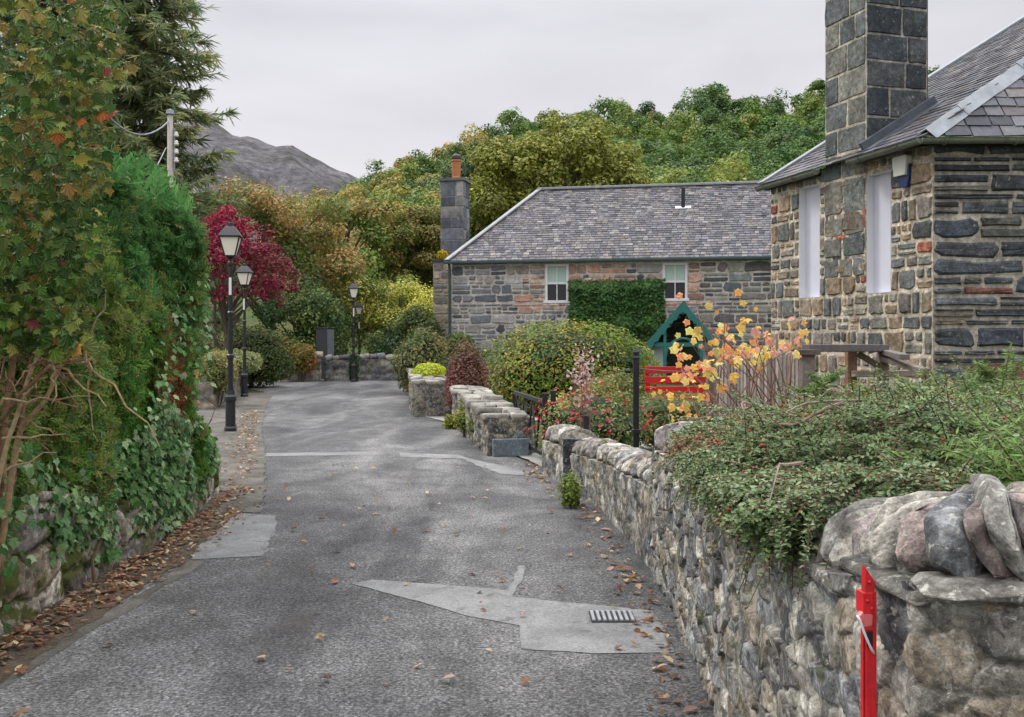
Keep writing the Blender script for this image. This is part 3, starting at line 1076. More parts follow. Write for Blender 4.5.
# ================================================================== masonry and slates
def ashlar(mb, o, u, W, H, n, holes, rowh, stw, gap, colf, dep, seed, split=.25, mortar=(.3, .25, .19), cutr=(.14, .32), jt=.10):
    """coursed masonry on a plane: backing of mortar with openings left out, each stone a low rounded block"""
    g = np.random.default_rng(seed)
    o, u, n = np.asarray(o, float), unit(u), unit(n)
    zz = np.array([0, 0, 1.0])
    xs = sorted({0.0, W} | {h[0] for h in holes} | {h[1] for h in holes})
    zs = sorted({0.0, H} | {h[2] for h in holes} | {h[3] for h in holes})
    pt = lambda x, z, d=0.0: o + u * x + zz * z + n * d
    flip = np.dot(np.cross(u, zz), n) < 0
    for x0, x1 in zip(xs[:-1], xs[1:]):
        for z0, z1 in zip(zs[:-1], zs[1:]):
            cx, cz = (x0 + x1) / 2, (z0 + z1) / 2
            if any(h[0] < cx < h[1] and h[2] < cz < h[3] for h in holes):
                continue
            q = [pt(x0, z0), pt(x1, z0), pt(x1, z1), pt(x0, z1)]
            mb.poly(q[::-1] if flip else q, mortar)

    def stone(x0, x1, z0, z1):
        a = gap / 2
        x0, x1, z0, z1 = x0 + a, x1 - a, z0 + a, z1 - a
        if x1 - x0 < gap * .8 or z1 - z0 < gap * .5:
            return
        w, h = x1 - x0, z1 - z0
        j = min(w, h) * jt
        cut = min(w, h) * g.uniform(*cutr)
        ring = []
        for (cx_, cz_, sx, sz) in ((x0, z0, 1, 1), (x1, z0, -1, 1), (x1, z1, -1, -1), (x0, z1, 1, -1)):
            aa, bb = (cx_ + sx * cut * g.uniform(.3, 1.4), cz_), (cx_, cz_ + sz * cut * g.uniform(.3, 1.4))
            ring += [bb, aa] if (sx * sz > 0) else [aa, bb]
            mids = {0: ((x0 + x1) / 2, z0), 1: (x1, (z0 + z1) / 2), 2: ((x0 + x1) / 2, z1), 3: (x0, (z0 + z1) / 2)}
            ring.append(mids[len(ring) // 3])
        ring = np.array(ring) + g.normal(0, j * .38, (12, 2))
        c = ring.mean(0)
        r2 = c + (ring - c) * np.clip(1 - 2 * min(dep * .9, .18 * min(w, h)) / np.array([w, h]), .5, 1)
        d = dep * g.uniform(.6, 1.3)
        tilt = g.normal(0, dep * .25, 2)
        V = []
        for p in ring:
            V.append(pt(p[0], p[1], -.004))
        for p in r2:
            q = (p - c) / np.array([w, h])
            V.append(pt(p[0], p[1], d + q @ tilt + g.normal(0, dep * .16)))
        V.append(pt(c[0], c[1], d + g.normal(0, dep * .2)))
        Fs = []
        for i in range(12):
            k = (i + 1) % 12
            Fs.append((i, k, 12 + k, 12 + i) if not flip else (12 + i, 12 + k, k, i))
            Fs.append((12 + i, 12 + k, 24) if not flip else (24, 12 + k, 12 + i))
        mb.add(V, Fs, colf(c[0], c[1], g))

    for z0, z1 in zip(zs[:-1], zs[1:]):
        cz = (z0 + z1) / 2
        hx = sorted((h[0], h[1]) for h in holes if h[2] < cz < h[3])
        spans, x = [], 0.0
        for a, b in hx:
            spans.append((x, a))
            x = b
        spans.append((x, W))
        rows, z = [], z0
        while z < z1 - 1e-6:
            rh = g.uniform(*rowh)
            if z1 - z - rh < rowh[0] * .7:
                rh = z1 - z
            rows.append((z, min(z + rh, z1)))
            z += rh
        for ra, rb in rows:
            for sa, sb in spans:
                x = sa
                while x < sb - 1e-6:
                    ww = g.uniform(*stw)
                    if sb - x - ww < stw[0] * .7:
                        ww = sb - x
                    r = g.uniform()
                    if r < split and rb - ra > rowh[0] * 1.2:
                        m = ra + (rb - ra) * g.uniform(.35, .65)
                        stone(x, x + ww, ra, m)
                        if ww > stw[0] * 1.5 and g.uniform() < .6:
                            k = x + ww * g.uniform(.35, .65)
                            stone(x, k, m, rb)
                            stone(k, x + ww, m, rb)
                        else:
                            stone(x, x + ww, m, rb)
                    else:
                        stone(x, x + ww, ra, rb)
                    x += ww
    return mb


def inpoly(p, poly):
    poly = np.asarray(poly)
    x, y = p
    c = False
    j = len(poly) - 1
    for i in range(len(poly)):
        if (poly[i][1] > y) != (poly[j][1] > y) and x < (poly[j][0] - poly[i][0]) * (y - poly[i][1]) / (poly[j][1] - poly[i][1]) + poly[i][0]:
            c = not c
        j = i
    return c


def slates(mb, o, u, v, poly, rowh, wd, pal, seed, thick=.012, base=(.06, .06, .065)):
    g = np.random.default_rng(seed)
    o, u, v = np.asarray(o, float), unit(u), unit(v)
    n = np.cross(u, v)
    if n[2] < 0:
        n = -n
    P3 = lambda a, b, d: o + u * a + v * b + n * d
    mb.poly([P3(a, b, 0) for a, b in poly], base)
    pa = np.asarray(poly)
    lo, hi = pa.min(0), pa.max(0)
    pal = np.asarray(pal)
    b = lo[1]
    row = 0
    while b < hi[1]:
        a = lo[0] - g.uniform(0, wd)
        rh = rowh * (1 - .25 * (b - lo[1]) / max(hi[1] - lo[1], .1))
        while a < hi[0]:
            ww = wd * g.uniform(.75, 1.3)
            if inpoly((a + ww / 2, b + rh * .5), poly):
                e = .012 * rowh / .2
                c = pal[g.integers(len(pal))] * (1 + g.normal(0, .16))
                d0 = thick * g.uniform(1.3, 2.2)
                j = g.normal(0, rowh * .04, 2)
                V = [P3(a + e, b + j[0], d0), P3(a + ww - e, b + j[1], d0), P3(a + ww - e, b + rh * 1.12, .006), P3(a + e, b + rh * 1.12, .006),
                     P3(a + e, b + j[0], 0.001), P3(a + ww - e, b + j[1], 0.001)]
                mb.add(V, [(0, 1, 2, 3), (4, 5, 1, 0), (4, 0, 3), (5, 2, 1)], np.clip(c, .01, .6))
            a += ww
        b += rh
        row += 1
    return mb


def palf(pal, wts=None, jit=.14):
    pal = np.asarray(pal)
    return lambda x, z, g: np.clip(pal[g.choice(len(pal), p=wts)] * (1 + g.normal(0, jit)), .01, .7)


def planehit(px, A, e):
    """parameter along a wall line A + t e (plan) seen at picture column px"""
    k = (px - CX) / F
    return (k * A[1] - A[0]) / (e[0] - k * e[1])


# ================================================================== cottage up the lane
A = np.array([-2.28, 38.0])
e = unit(np.array([11.54, -2.4]))
b = np.array([-e[1], e[0]])
e3, b3 = np.array([e[0], e[1], 0]), np.array([b[0], b[1], 0])
OC = np.array([A[0], A[1], 0])
EZ, RV, RZ, RU, LEN, DEP = 4.46, 3.6, 7.62, 2.75, 15.0, 7.2
cw3 = lambda u_, v_, z: OC + e3 * u_ + b3 * v_ + np.array([0, 0, z])
cot = thing('cottage', 'long slate-roofed stone cottage beyond the gardens with two white sash windows', 'house', OC)


def wz(px, py, v=0.0):
    AA = A + b * v
    t = planehit(px, AA, e)
    d = (AA + e * t)[1]
    return t, EYE + (HOR - py) * d / F


wins = []
for x0, x1, y0, y1 in ((545, 568.5, 264, 303), (662.5, 687.5, 262.5, 301)):
    u0, za = wz(x0, y0)
    u1, zb = wz(x1, y1)
    wins.append((u0, u1, zb, za))
GREY = [S(122, 124, 130), S(138, 138, 138), S(98, 101, 110), S(152, 149, 144), S(112, 114, 120), S(128, 126, 122), S(84, 87, 95), S(146, 144, 142)]
PINK = [S(184, 146, 128), S(168, 132, 116), S(192, 160, 142), S(152, 126, 114), S(140, 130, 124)]
DARK = [S(98, 103, 108), S(114, 120, 120), S(82, 87, 94), S(136, 136, 128), S(108, 104, 102)]
g3 = (np.array(GREY), np.array(PINK), np.array(DARK))


def cotcol(x, z, g):
    if z > 2.6 and wins[0][0] - .9 < x < wins[1][1] + .5:
        p = g3[1] if g.uniform() < .8 else g3[0]
    elif x < wins[1][0]:
        p = g3[0]
    else:
        p = g3[2]
    return np.clip(p[g.integers(len(p))] * 1.12 * (1 + g.normal(0, .15)), .01, .6)


mb = MB()
ashlar(mb, cw3(0, 0, 0), e3, LEN, EZ, -b3, wins, (.16, .44), (.24, .95), .048, cotcol, .03, 51, .42, S(188, 182, 172), (.12, .36), .16)
ashlar(mb, cw3(0, DEP, 0), -b3, DEP, EZ, -e3, [], (.2, .4), (.3, .9), .06, cotcol, .03, 52, .2, S(150, 142, 130))
for q in ([cw3(LEN, 0, 0), cw3(LEN, DEP, 0), cw3(LEN, DEP, EZ), cw3(LEN, 0, EZ)], [cw3(LEN, DEP, 0), cw3(0, DEP, 0), cw3(0, DEP, EZ), cw3(LEN, DEP, EZ)]):
    mb.poly(q, S(120, 116, 110))
mb.poly([cw3(LEN, 0, EZ), cw3(LEN, DEP, EZ), cw3(LEN, RV, RZ)], S(120, 116, 110))
mb.build('wall', M['farhouse'], cot, OC)
SL = [S(100, 99, 105), S(88, 88, 95), S(110, 108, 112), S(76, 76, 84), S(112, 106, 104), S(96, 93, 97), S(124, 120, 120)]
mb = MB()
ov = .18
sl_len = math.hypot(RV + ov, RZ - EZ)
vdir = unit(b3 * (RV + ov) + np.array([0, 0, RZ - EZ]))
slates(mb, cw3(-ov, -ov, EZ + .02), e3, vdir, [(0, 0), (LEN + ov, 0), (LEN + ov, sl_len), (RU + ov, sl_len)], .165, .21, SL, 61, .014)
hp = unit(e3 * (RU + ov) + np.array([0, 0, RZ - EZ]))
slates(mb, cw3(-ov, -ov, EZ + .02), b3, hp, [(0, 0), (DEP + 2 * ov, 0), (RV + ov, math.hypot(RU + ov, RZ - EZ))], .165, .21, SL, 62, .014)
mb.poly([cw3(-ov, DEP + ov, EZ), cw3(RU, RV, RZ + .01), cw3(LEN, RV, RZ + .01), cw3(LEN, DEP + ov, EZ)], S(100, 100, 108))
mb.build('roof', M['farslate'], cot, OC)
mb = MB()
mb.bar(cw3(RU - .1, RV, RZ + .05), cw3(LEN, RV, RZ + .05), .24, .10)
mb.bar(cw3(-ov, -ov, EZ + .06), cw3(RU, RV, RZ + .06), .26, .07)
mb.bar(cw3(-ov, DEP + ov, EZ + .06), cw3(RU, RV, RZ + .055), .26, .07)
mb.build('ridge_flashing', M['paleflash'], cot, OC, bevel=.02)
mb = MB()
mb.bar(cw3(-.25, -.24, EZ - .04), cw3(LEN, -.24, EZ - .04), .11, .10)
mb.build('gutter', M['trim'], cot, OC, bevel=.02)
mb = MB()
mb.tube([cw3(-.06, -.12, z) for z in (0.0, 1.5, 3, 4.2)] + [cw3(-.06, -.22, EZ - .05)], .05, 8)
mb.build('downpipe', M['trim'], cot, OC)
for (u0, u1, z0, z1) in wins:
    f = MB()
    d = .03
    W = u1 - u0
    for (a0, a1, c0, c1, dp) in ((u0, u0 + .09, z0 + .1, z1, .08), (u1 - .09, u1, z0 + .1, z1, .08), (u0 + .09, u1 - .09, z1 - .09, z1, .08), (u0 - .06, u1 + .06, z0, z0 + .1, .12),
                                 (u0 + .09, u1 - .09, (z0 + z1) / 2 - .03, (z0 + z1) / 2 + .04, .06), ((u0 + u1) / 2 - .018, (u0 + u1) / 2 + .018, z0 + .1, z1 - .09, .05)):
        c = cw3((a0 + a1) / 2, d - dp / 2 + .06, (c0 + c1) / 2)
        f.obox(c, ((a1 - a0) / 2, dp / 2, (c1 - c0) / 2), [e3, b3, [0, 0, 1]])
    fo = f.build('window', M['white'], cot, OC, bevel=.008)
    MB().poly([cw3(u0 + .05, .085, z0 + .06), cw3(u1 - .05, .085, z0 + .06), cw3(u1 - .05, .085, (z0 + z1) / 2), cw3(u0 + .05, .085, (z0 + z1) / 2)]).build('pane', M['glass'], fo, OC)
    MB().poly([cw3(u0 + .05, .08, (z0 + z1) / 2), cw3(u1 - .05, .08, (z0 + z1) / 2), cw3(u1 - .05, .08, z1 - .05), cw3(u0 + .05, .08, z1 - .05)]).build('blind', M['blind'], fo, OC)
# end chimney
ch = MB()
cu0, cu1, cv0, cv1 = -1.32, -.36, 3.1, 4.1
CB = [S(112, 116, 124), S(98, 102, 110), S(128, 130, 134), S(86, 90, 98), S(140, 138, 136)]
ashlar(ch, cw3(cu0, cv0, 4.7), e3, cu1 - cu0, 3.35, -b3, [], (.40, .52), (.42, .8), .03, palf(CB), .02, 71, 0, S(146, 142, 136), (.02, .06), .03)
ashlar(ch, cw3(cu0, cv1, 4.7), -b3, cv1 - cv0, 3.35, -e3, [], (.40, .52), (.42, .8), .03, palf(CB), .02, 72, 0, S(146, 142, 136), (.02, .06), .03)
ashlar(ch, cw3(cu1, cv0, 4.7), b3, cv1 - cv0, 3.35, e3, [], (.40, .52), (.42, .8), .03, palf(CB), .02, 73, 0, S(146, 142, 136), (.02, .06), .03)
ch.obox(cw3((cu0 + cu1) / 2, (cv0 + cv1) / 2, 8.11), (.56, .58, .06), [e3, b3, [0, 0, 1]], S(110, 110, 112))
ashlar(ch, cw3(-1.5, 2.6, 0), e3, 1.5, 4.7, -b3, [], (.2, .4), (.3, .7), .05, palf([S(150, 140, 126), S(130, 124, 116), S(164, 152, 136), S(110, 108, 106)]), .025, 74, .2, S(156, 148, 134))
ashlar(ch, cw3(-1.5, 4.6, 0), -b3, 2.0, 4.7, -e3, [], (.2, .4), (.3, .7), .05, palf([S(150, 140, 126), S(130, 124, 116), S(164, 152, 136)]), .025, 75, .2, S(156, 148, 134))
ch.obox(cw3(-.77, 3.6, 4.73), (.80, 1.06, .05), [e3, b3, [0, 0, 1]], S(74, 72, 72))
co2 = ch.build('chimney', M['farhouse'], cot, OC)
pt_ = MB()
pt_.lathe([(.2, 0), (.21, .06), (.17, .1), (.19, .72), (.22, .75), (.22, .82), (.16, .83)], cw3((cu0 + cu1) / 2 + .05, (cv0 + cv1) / 2, 8.17), 14)
pt_.build('chimney_pot', M['pot'], co2, OC, smoothed=False)
MB().lathe([(.19, .80), (.22, .86), (.2, .98), (.1, 1.06), (0, 1.08)], cw3((cu0 + cu1) / 2 + .05, (cv0 + cv1) / 2, 8.17), 12).build('cowl', M['iron'], co2, OC)
# roof vent pipe
uv, zv = wz(683, 212, 2.2)
vp = cw3(uv, 2.35, EZ + (2.35 + ov) / (RV + ov) * (RZ - EZ))
MB().tube([vp + (0, 0, -.05), vp + (0, 0, .35), vp + (0, 0, .78)], .075, 10).build('vent_pipe', M['iron'], cot, OC)
MB().obox(vp + (0, -.02, .03), (.30, .09, .02), [e3, vdir, np.cross(e3, vdir)]).build('vent_flashing', M['white'], cot, OC, bevel=.01)

# porch
PV = -1.9
pu, pz = wz(683, 302, PV)
pw = 1.32
pe = pz - 1.52
por = MB()
rl = unit(np.array([0, 0, 1.52]) + e3 * pw)
PS = [S(150, 146, 146), S(130, 126, 128), S(116, 112, 116), S(164, 158, 152)]
for s in (-1, 1):
    ap = cw3(pu, PV, pz)
    ed = cw3(pu + s * (pw + .14), PV, pe - .16)
    up_ = unit(ap - ed)
    Lr = np.linalg.norm(ap - ed)
    slates(por, ed - b3 * .05, b3, up_, [(0, 0), (-PV + .05, 0), (-PV + .05, Lr), (0, Lr)], .2, .25, PS, 80 + s, .014, S(90, 88, 90))
pr = por.build('porch', M['farslate'], cot, OC)
bb = MB()
nA = -b3
for s in (-1, 1):
    # scalloped bargeboard with pierced holes left as dark roundels
    pts = []
    for t in np.linspace(0, 1, 15):
        p = cw3(pu + s * (pw + .16) * (1 - t), PV - .07, pe - .18 + (1.52 + .20) * t)
        pts.append(p)
    lowp = []
    for i, t in enumerate(np.linspace(0, 1, 15)):
        dz = .34 + .05 * math.cos(i * math.pi)
        p = cw3(pu + s * (pw + .16) * (1 - t), PV - .07, pe - .18 + 1.72 * t - dz * (1 if t < .93 else 1.15))
        lowp.append(p)
    V = np.array(pts + lowp)
    V2 = V + nA * .05
    k = 15
    Fs = []
    for i in range(k - 1):
        Fs += [(i, i + 1, k + i + 1, k + i), (2 * k + i, 3 * k + i, 3 * k + i + 1, 2 * k + i + 1), (i, 2 * k + i, 2 * k + i + 1, i + 1), (k + i, k + i + 1, 3 * k + i + 1, 3 * k + i)]
    Fs += [(0, k, 3 * k, 2 * k)]
    bb.add(np.concatenate([V, V2]), Fs)
bb.build('bargeboard', M['teal'], pr, OC)
for dx, dz in ((0, -.40), (-.12, -.52), (.12, -.52), (-.42, -.78), (.42, -.78)):
    c = cw3(pu + dx, PV - .125, pz + dz)
    th = np.arange(10) * 2 * math.pi / 10
    MB().poly([c + e3 * .05 * math.cos(a) + np.array([0, 0, .05 * math.sin(a)]) for a in th]).build('pierced_hole', M['dark'], pr, OC)
for s in (-1, 1):
    MB().obox(cw3(pu + s * (pw - .42), PV + .3, .66), (.30, .05, .66), [e3, b3, [0, 0, 1]]).build('porch_wall', M['paleblue'], pr, OC, bevel=.01)
    MB().obox(cw3(pu + s * (pw - .16), PV + 1.16, .56), (.04, .78, .56), [e3, b3, [0, 0, 1]]).build('side_wall', M['paleblue'], pr, OC, bevel=.01)
pg = MB()
for s in (-1, 1):
    pg.bar(cw3(pu + s * .62, PV, 0), cw3(pu + s * .62, PV, pe + .55), .1, .1)
pg.bar(cw3(pu - pw, PV, pe + .06), cw3(pu + pw, PV, pe + .06), .09, .14)
for s in (-1, 1):
    arc = [cw3(pu + s * .58 * math.cos(a), PV, pe - .35 + .62 * math.sin(a)) for a in np.linspace(0, math.pi / 2, 8)]
    pg.tube(arc, .05, 6)
pg.build('porch_frame', M['teal'], pr, OC)
MB().obox(cw3(pu, -.05, 1.0), (.55, .04, 1.0), [e3, b3, [0, 0, 1]]).build('door', M['doorpaint'], pr, OC)
ln = MB()
lc = cw3(pu - pw + .30, PV + .18, 1.42)
ln.lathe([(.03, -.16), (.07, -.14), (.10, .1), (.12, .11), (.03, .2), (0, .22)], lc, 6)
ln.build('wall_lantern', M['iron'], pr, OC)

# ================================================================== stone hall on the right
C = np.array([5.47, 13.0])
Fp = np.array([4.34, 16.75])
wd_ = unit(C - Fp)
LW = np.linalg.norm(C - Fp)
no = np.array([wd_[1], -wd_[0]])
if no[0] > 0:
    no = -no
w3, n3 = np.array([wd_[0], wd_[1], 0]), np.array([no[0], no[1], 0])
OH = np.array([5.47, 13.0, 0])
hall = thing('stone_house', 'dark rubble stone house close on the right with tall chimney and blank white windows', 'house', OH)
h3 = lambda t, out, z: np.array([Fp[0], Fp[1], 0]) + w3 * t + n3 * out + np.array([0, 0, z])


def hz(px, py):
    t = planehit(px, Fp, wd_)
    d = (Fp + wd_ * t)[1]
    return t, EYE + (HOR - py) * d / F


hw = []
for x0, x1, y0, y1 in ((799.5, 820, 190, 297), (867, 891, 177, 292)):
    t0, za = hz(x0, (y0))
    t1, zb = hz(x1, (y1))
    hw.append((t0, t1, zb, za + .02))
HE = 4.22
WARM = [S(144, 131, 114), S(126, 125, 116), S(112, 116, 114), S(160, 141, 118), S(134, 126, 119), S(100, 103, 104), S(150, 145, 131), S(160, 100, 80), S(168, 146, 121)]
WW = np.array([.17, .14, .15, .15, .12, .09, .08, .03, .07])
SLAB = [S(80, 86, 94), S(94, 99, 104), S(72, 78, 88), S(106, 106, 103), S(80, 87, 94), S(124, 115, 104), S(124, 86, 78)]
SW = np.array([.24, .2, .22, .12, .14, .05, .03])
BUFF = S(202, 190, 171)
mb = MB()
ashlar(mb, h3(0, 0, 0), w3, LW, HE, n3, hw, (.14, .36), (.13, .44), .038, palf(WARM, WW / WW.sum(), .17), .022, 91, .36, BUFF, (.05, .20), .13)
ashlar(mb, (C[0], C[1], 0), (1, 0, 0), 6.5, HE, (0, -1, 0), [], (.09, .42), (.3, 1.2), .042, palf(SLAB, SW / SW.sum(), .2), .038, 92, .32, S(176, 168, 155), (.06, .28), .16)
mb.poly([h3(0, 0, 0), h3(0, -5.5, 0), h3(0, -5.5, HE), h3(0, 0, HE)], S(120, 112, 100))
mb.build('wall', M['house'], hall, OH)
# reveals and boards of the two blind windows
for t0, t1, z0, z1 in hw:
    f = MB()
    dp = .13
    f.poly([h3(t0, .005, z0), h3(t0, -dp, z0), h3(t0, -dp, z1), h3(t0, .005, z1)])
    f.poly([h3(t1, .005, z0), h3(t1, -dp, z0), h3(t1, -dp, z1), h3(t1, .005, z1)])
    f.poly([h3(t0, .005, z1), h3(t1, .005, z1), h3(t1, -dp, z1), h3(t0, -dp, z1)])
    f.poly([h3(t0, .005, z0), h3(t1, .005, z0), h3(t1, -dp, z0), h3(t0, -dp, z0)])
    fo = f.build('window', M['white'], hall, OH)
    MB().slab([h3(t0, -dp + .01, z0), h3(t1, -dp + .01, z0), h3(t1, -dp + .01, z1), h3(t0, -dp + .01, z1)], -n3, .03).build('board', M['board'], fo, OH)
# roof
Fe = np.array([4.22, 16.98, 4.19])
Ce = np.array([5.26, 12.80, 4.19])
Qd = np.array([4.92, 1.1, 3.1])
nn_ = np.cross(Ce - Fe, Qd)
bq = .5
hd = np.array([1, bq, -(nn_[0] + bq * nn_[1]) / nn_[2]])
uR = unit(Ce - Fe)
vR = unit(Qd - uR * np.dot(Qd, uR))
def uv2(p):
    return (float(np.dot(p - Fe, uR)), float(np.dot(p - Fe, vR)))
Q2, P2 = Fe + Qd * 1.25, Ce + hd * 5.9
SR = [S(88, 89, 97), S(76, 77, 85), S(98, 98, 104), S(66, 67, 75), S(106, 101, 101), S(92, 86, 88)]
mb = MB()
slates(mb, Fe + np.array([0, 0, .015]), uR, vR, [uv2(Fe), uv2(Ce), uv2(P2), uv2(Q2)], .16, .22, SR, 101, .010)
vS = unit(hd - np.array([hd[0], 0, 0]))
slates(mb, Ce + np.array([0, 0, .015]), (1, 0, 0), vS, [(0, 0), (6.8, 0), (6.8, 3.3), (5.9, float(np.linalg.norm((hd * 5.9)[1:])))], .19, .30, SR, 102, .012)
mb.build('roof', M['slate'], hall, OH)
mb = MB()
# hip lead in overlapping lengths
nh = unit(np.cross(uR, vR)); nh = nh if nh[2] > 0 else -nh
ns = unit(np.cross((1, 0, 0), vS)); ns = ns if ns[2] > 0 else -ns
hu = unit(hd)
sN = unit(np.cross(hu, nh)); sS = unit(np.cross(hu, ns))
if sN[1] < 0: sN = -sN
if sS[1] > 0: sS = -sS
for i in range(10):
    a, c_ = Ce + hd * (.05 + i * .52), Ce + hd * (.05 + (i + 1) * .52 + .04)
    lift = .056 + .010 * (i % 2)
    up_ = np.array([0, 0, lift])
    L = [a + sN * .17 + up_, a + up_ * 1.5, a + sS * .17 + up_, c_ + sN * .17 + up_, c_ + up_ * 1.5, c_ + sS * .17 + up_]
    mb.add(L, [(0, 1, 4, 3), (1, 2, 5, 4)])
o_ = mb.build('hip_flashing', M['lead'], hall, OH)
md = o_.modifiers.new('sheet', 'SOLIDIFY'); md.thickness = .012
mb = MB()
mb.bar(Fe + np.array([0, 0, .05]), Q2 + np.array([0, 0, .05]), .22, .05)
mb.build('verge_flashing', M['lead'], hall, OH, bevel=.01)
# chimney: two dressed faces visible, flush with the end wall
tk0, tk1 = planehit(826, Fp, wd_), planehit(867, Fp, wd_)
cd = 1.04
DR = [S(112, 116, 112), S(100, 106, 106), S(122, 122, 114), S(92, 96, 98), S(130, 126, 116)]
DK = [S(66, 72, 78), S(76, 82, 86), S(58, 64, 70), S(84, 88, 90)]  # chimney stone darkened for the side turned from the sun, shade in the colour
ck = MB()
zc, hc = 3.0, 4.9
zn, hn2 = 3.98, 3.92
ashlar(ck, h3(tk0, .012, zn), w3, tk1 - tk0, hn2, n3, [], (.36, .44), (.30, .62), .026, palf(DR), .012, 111, 0, S(186, 176, 158), (.02, .07), .04)
ashlar(ck, h3(hw[0][1] + .12, .010, 2.5), w3, hw[1][0] - hw[0][1] - .14, 1.48, n3, [], (.30, .40), (.28, .5), .04, palf(DR + WARM[:3]), .018, 113, .2, BUFF, (.04, .14), .08)
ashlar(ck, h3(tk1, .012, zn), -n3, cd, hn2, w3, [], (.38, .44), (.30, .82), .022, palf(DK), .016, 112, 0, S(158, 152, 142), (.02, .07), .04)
ck.poly([h3(tk0, .012, zn), h3(tk0, -cd, zn), h3(tk0, -cd, zc + hc), h3(tk0, .012, zc + hc)], S(100, 100, 98))
ck.poly([h3(tk0, -cd, zn), h3(tk1, -cd, zn), h3(tk1, -cd, zc + hc), h3(tk0, -cd, zc + hc)], S(100, 100, 98))
ck.obox(h3((tk0 + tk1) / 2, -cd / 2, zc + hc + .08), ((tk1 - tk0) / 2 + .08, cd / 2 + .08, .09), [w3, n3, [0, 0, 1]], S(110, 108, 104))
cho = ck.build('chimney', M['house'], hall, OH)
# lead where roof meets the chimney
def roofz(p):
    q = np.asarray(p[:2]) - Fe[:2]
    return Fe[2] - (nn_[0] * q[0] + nn_[1] * q[1]) / nn_[2]
mb = MB()
a = h3(tk1 + .03, .10, 0); a[2] = roofz(a) + .06
c_ = h3(tk1 + .03, -cd - .12, 0); c_[2] = roofz(c_) + .06
mb.bar(a, c_, .05, .20)
a2 = a + w3 * .1; c2 = c_ + w3 * .1
a2[2] = roofz(a2) + .035; c2[2] = roofz(c2) + .035
mb.bar(a2, c2, .22, .02, None, nh)
mb.build('soaker_flashing', M['darklead'], cho, OH, bevel=.012)
# gutters
def gutter(p0, p1, nm):
    g_ = MB()
    p0, p1 = np.asarray(p0, float), np.asarray(p1, float)
    d = unit(p1 - p0); s_ = unit(np.cross(d, (0, 0, 1)))
    prof = [(math.cos(a) * .062, math.sin(a) * .062) for a in np.linspace(math.pi, 2 * math.pi, 9)]
    prof = [(-.072, .008)] + prof + [(.072, .008)]
    k = len(prof)
    V = [p + s_ * x + np.array([0, 0, z]) for p in (p0, p1) for x, z in prof]
    g_.add(V, [(i, i + 1, k + i + 1, k + i) for i in range(k - 1)] + [tuple(range(k)), tuple(range(k, 2 * k))])
    L = np.linalg.norm(p1 - p0)
    for q in np.arange(.3, L, .9):
        c = p0 + d * q
        g_.tube([c + s_ * .07 * math.cos(a) + np.array([0, 0, .07 * math.sin(a)]) for a in np.linspace(math.pi, 2 * math.pi, 8)], .012, 5)
    return g_.build(nm, M['gutter'], hall, OH)
oo = n3 * .0
gutter(Fe + n3 * .05 + (0, 0, -.03), Fe + (Ce - Fe) * (tk0 / LW + .03) + n3 * .05 + (0, 0, -.03), 'gutter')
gutter(Fe + (Ce - Fe) * (tk1 / LW - .02) + n3 * .05 + (0, 0, -.03), Ce + n3 * .05 + np.array([0, -.05, -.03]), 'gutter')
gutter(Ce + n3 * .05 + np.array([0, -.05, -.03]), Ce + np.array([7, -.05, -.03]), 'gutter')
mb = MB()
mb.bar(Fe + (Ce - Fe) * .02 - n3 * .06 + (0, 0, -.06), Fe + (Ce - Fe) * (tk0 / LW) - n3 * .06 + (0, 0, -.06), .1, .05)
mb.bar(Fe + (Ce - Fe) * (tk1 / LW) - n3 * .06 + (0, 0, -.06), Ce - n3 * .06 + (0, 0, -.06), .1, .05)
mb.bar(Ce + np.array([0, .1, -.06]), Ce + np.array([6.8, .1, -.06]), .1, .05)
mb.build('soffit', M['dark'], hall, OH)
# alarm box
ta, zt = hz(898.5, 158)
tb, zbm = hz(913, 187)
al = MB()
m_ = (ta + tb) / 2
hwid = (tb - ta) / 2
zm = zt - (zt - zbm) * .62
al.slab([h3(m_ - hwid, .01, zt - .02), h3(m_ - hwid + .03, .01, zt), h3(m_ + hwid - .03, .01, zt), h3(m_ + hwid, .01, zt - .02), h3(m_ + hwid * .8, .01, zm), h3(m_ - hwid * .8, .01, zm)], n3, .10)
ab = al.build('alarm_box', M['cream'], hall, OH, bevel=.008)
MB().slab([h3(m_ - hwid * .55, .012, zm - .002), h3(m_ + hwid * 1.02, .012, zt - .12), h3(m_ + hwid * 1.02, .012, zm - .03), h3(m_ + hwid * .7, .012, zbm), h3(m_ - hwid * .3, .012, zbm + .02)], n3, .06).build('sounder', M['blue'], ab, OH, bevel=.006)

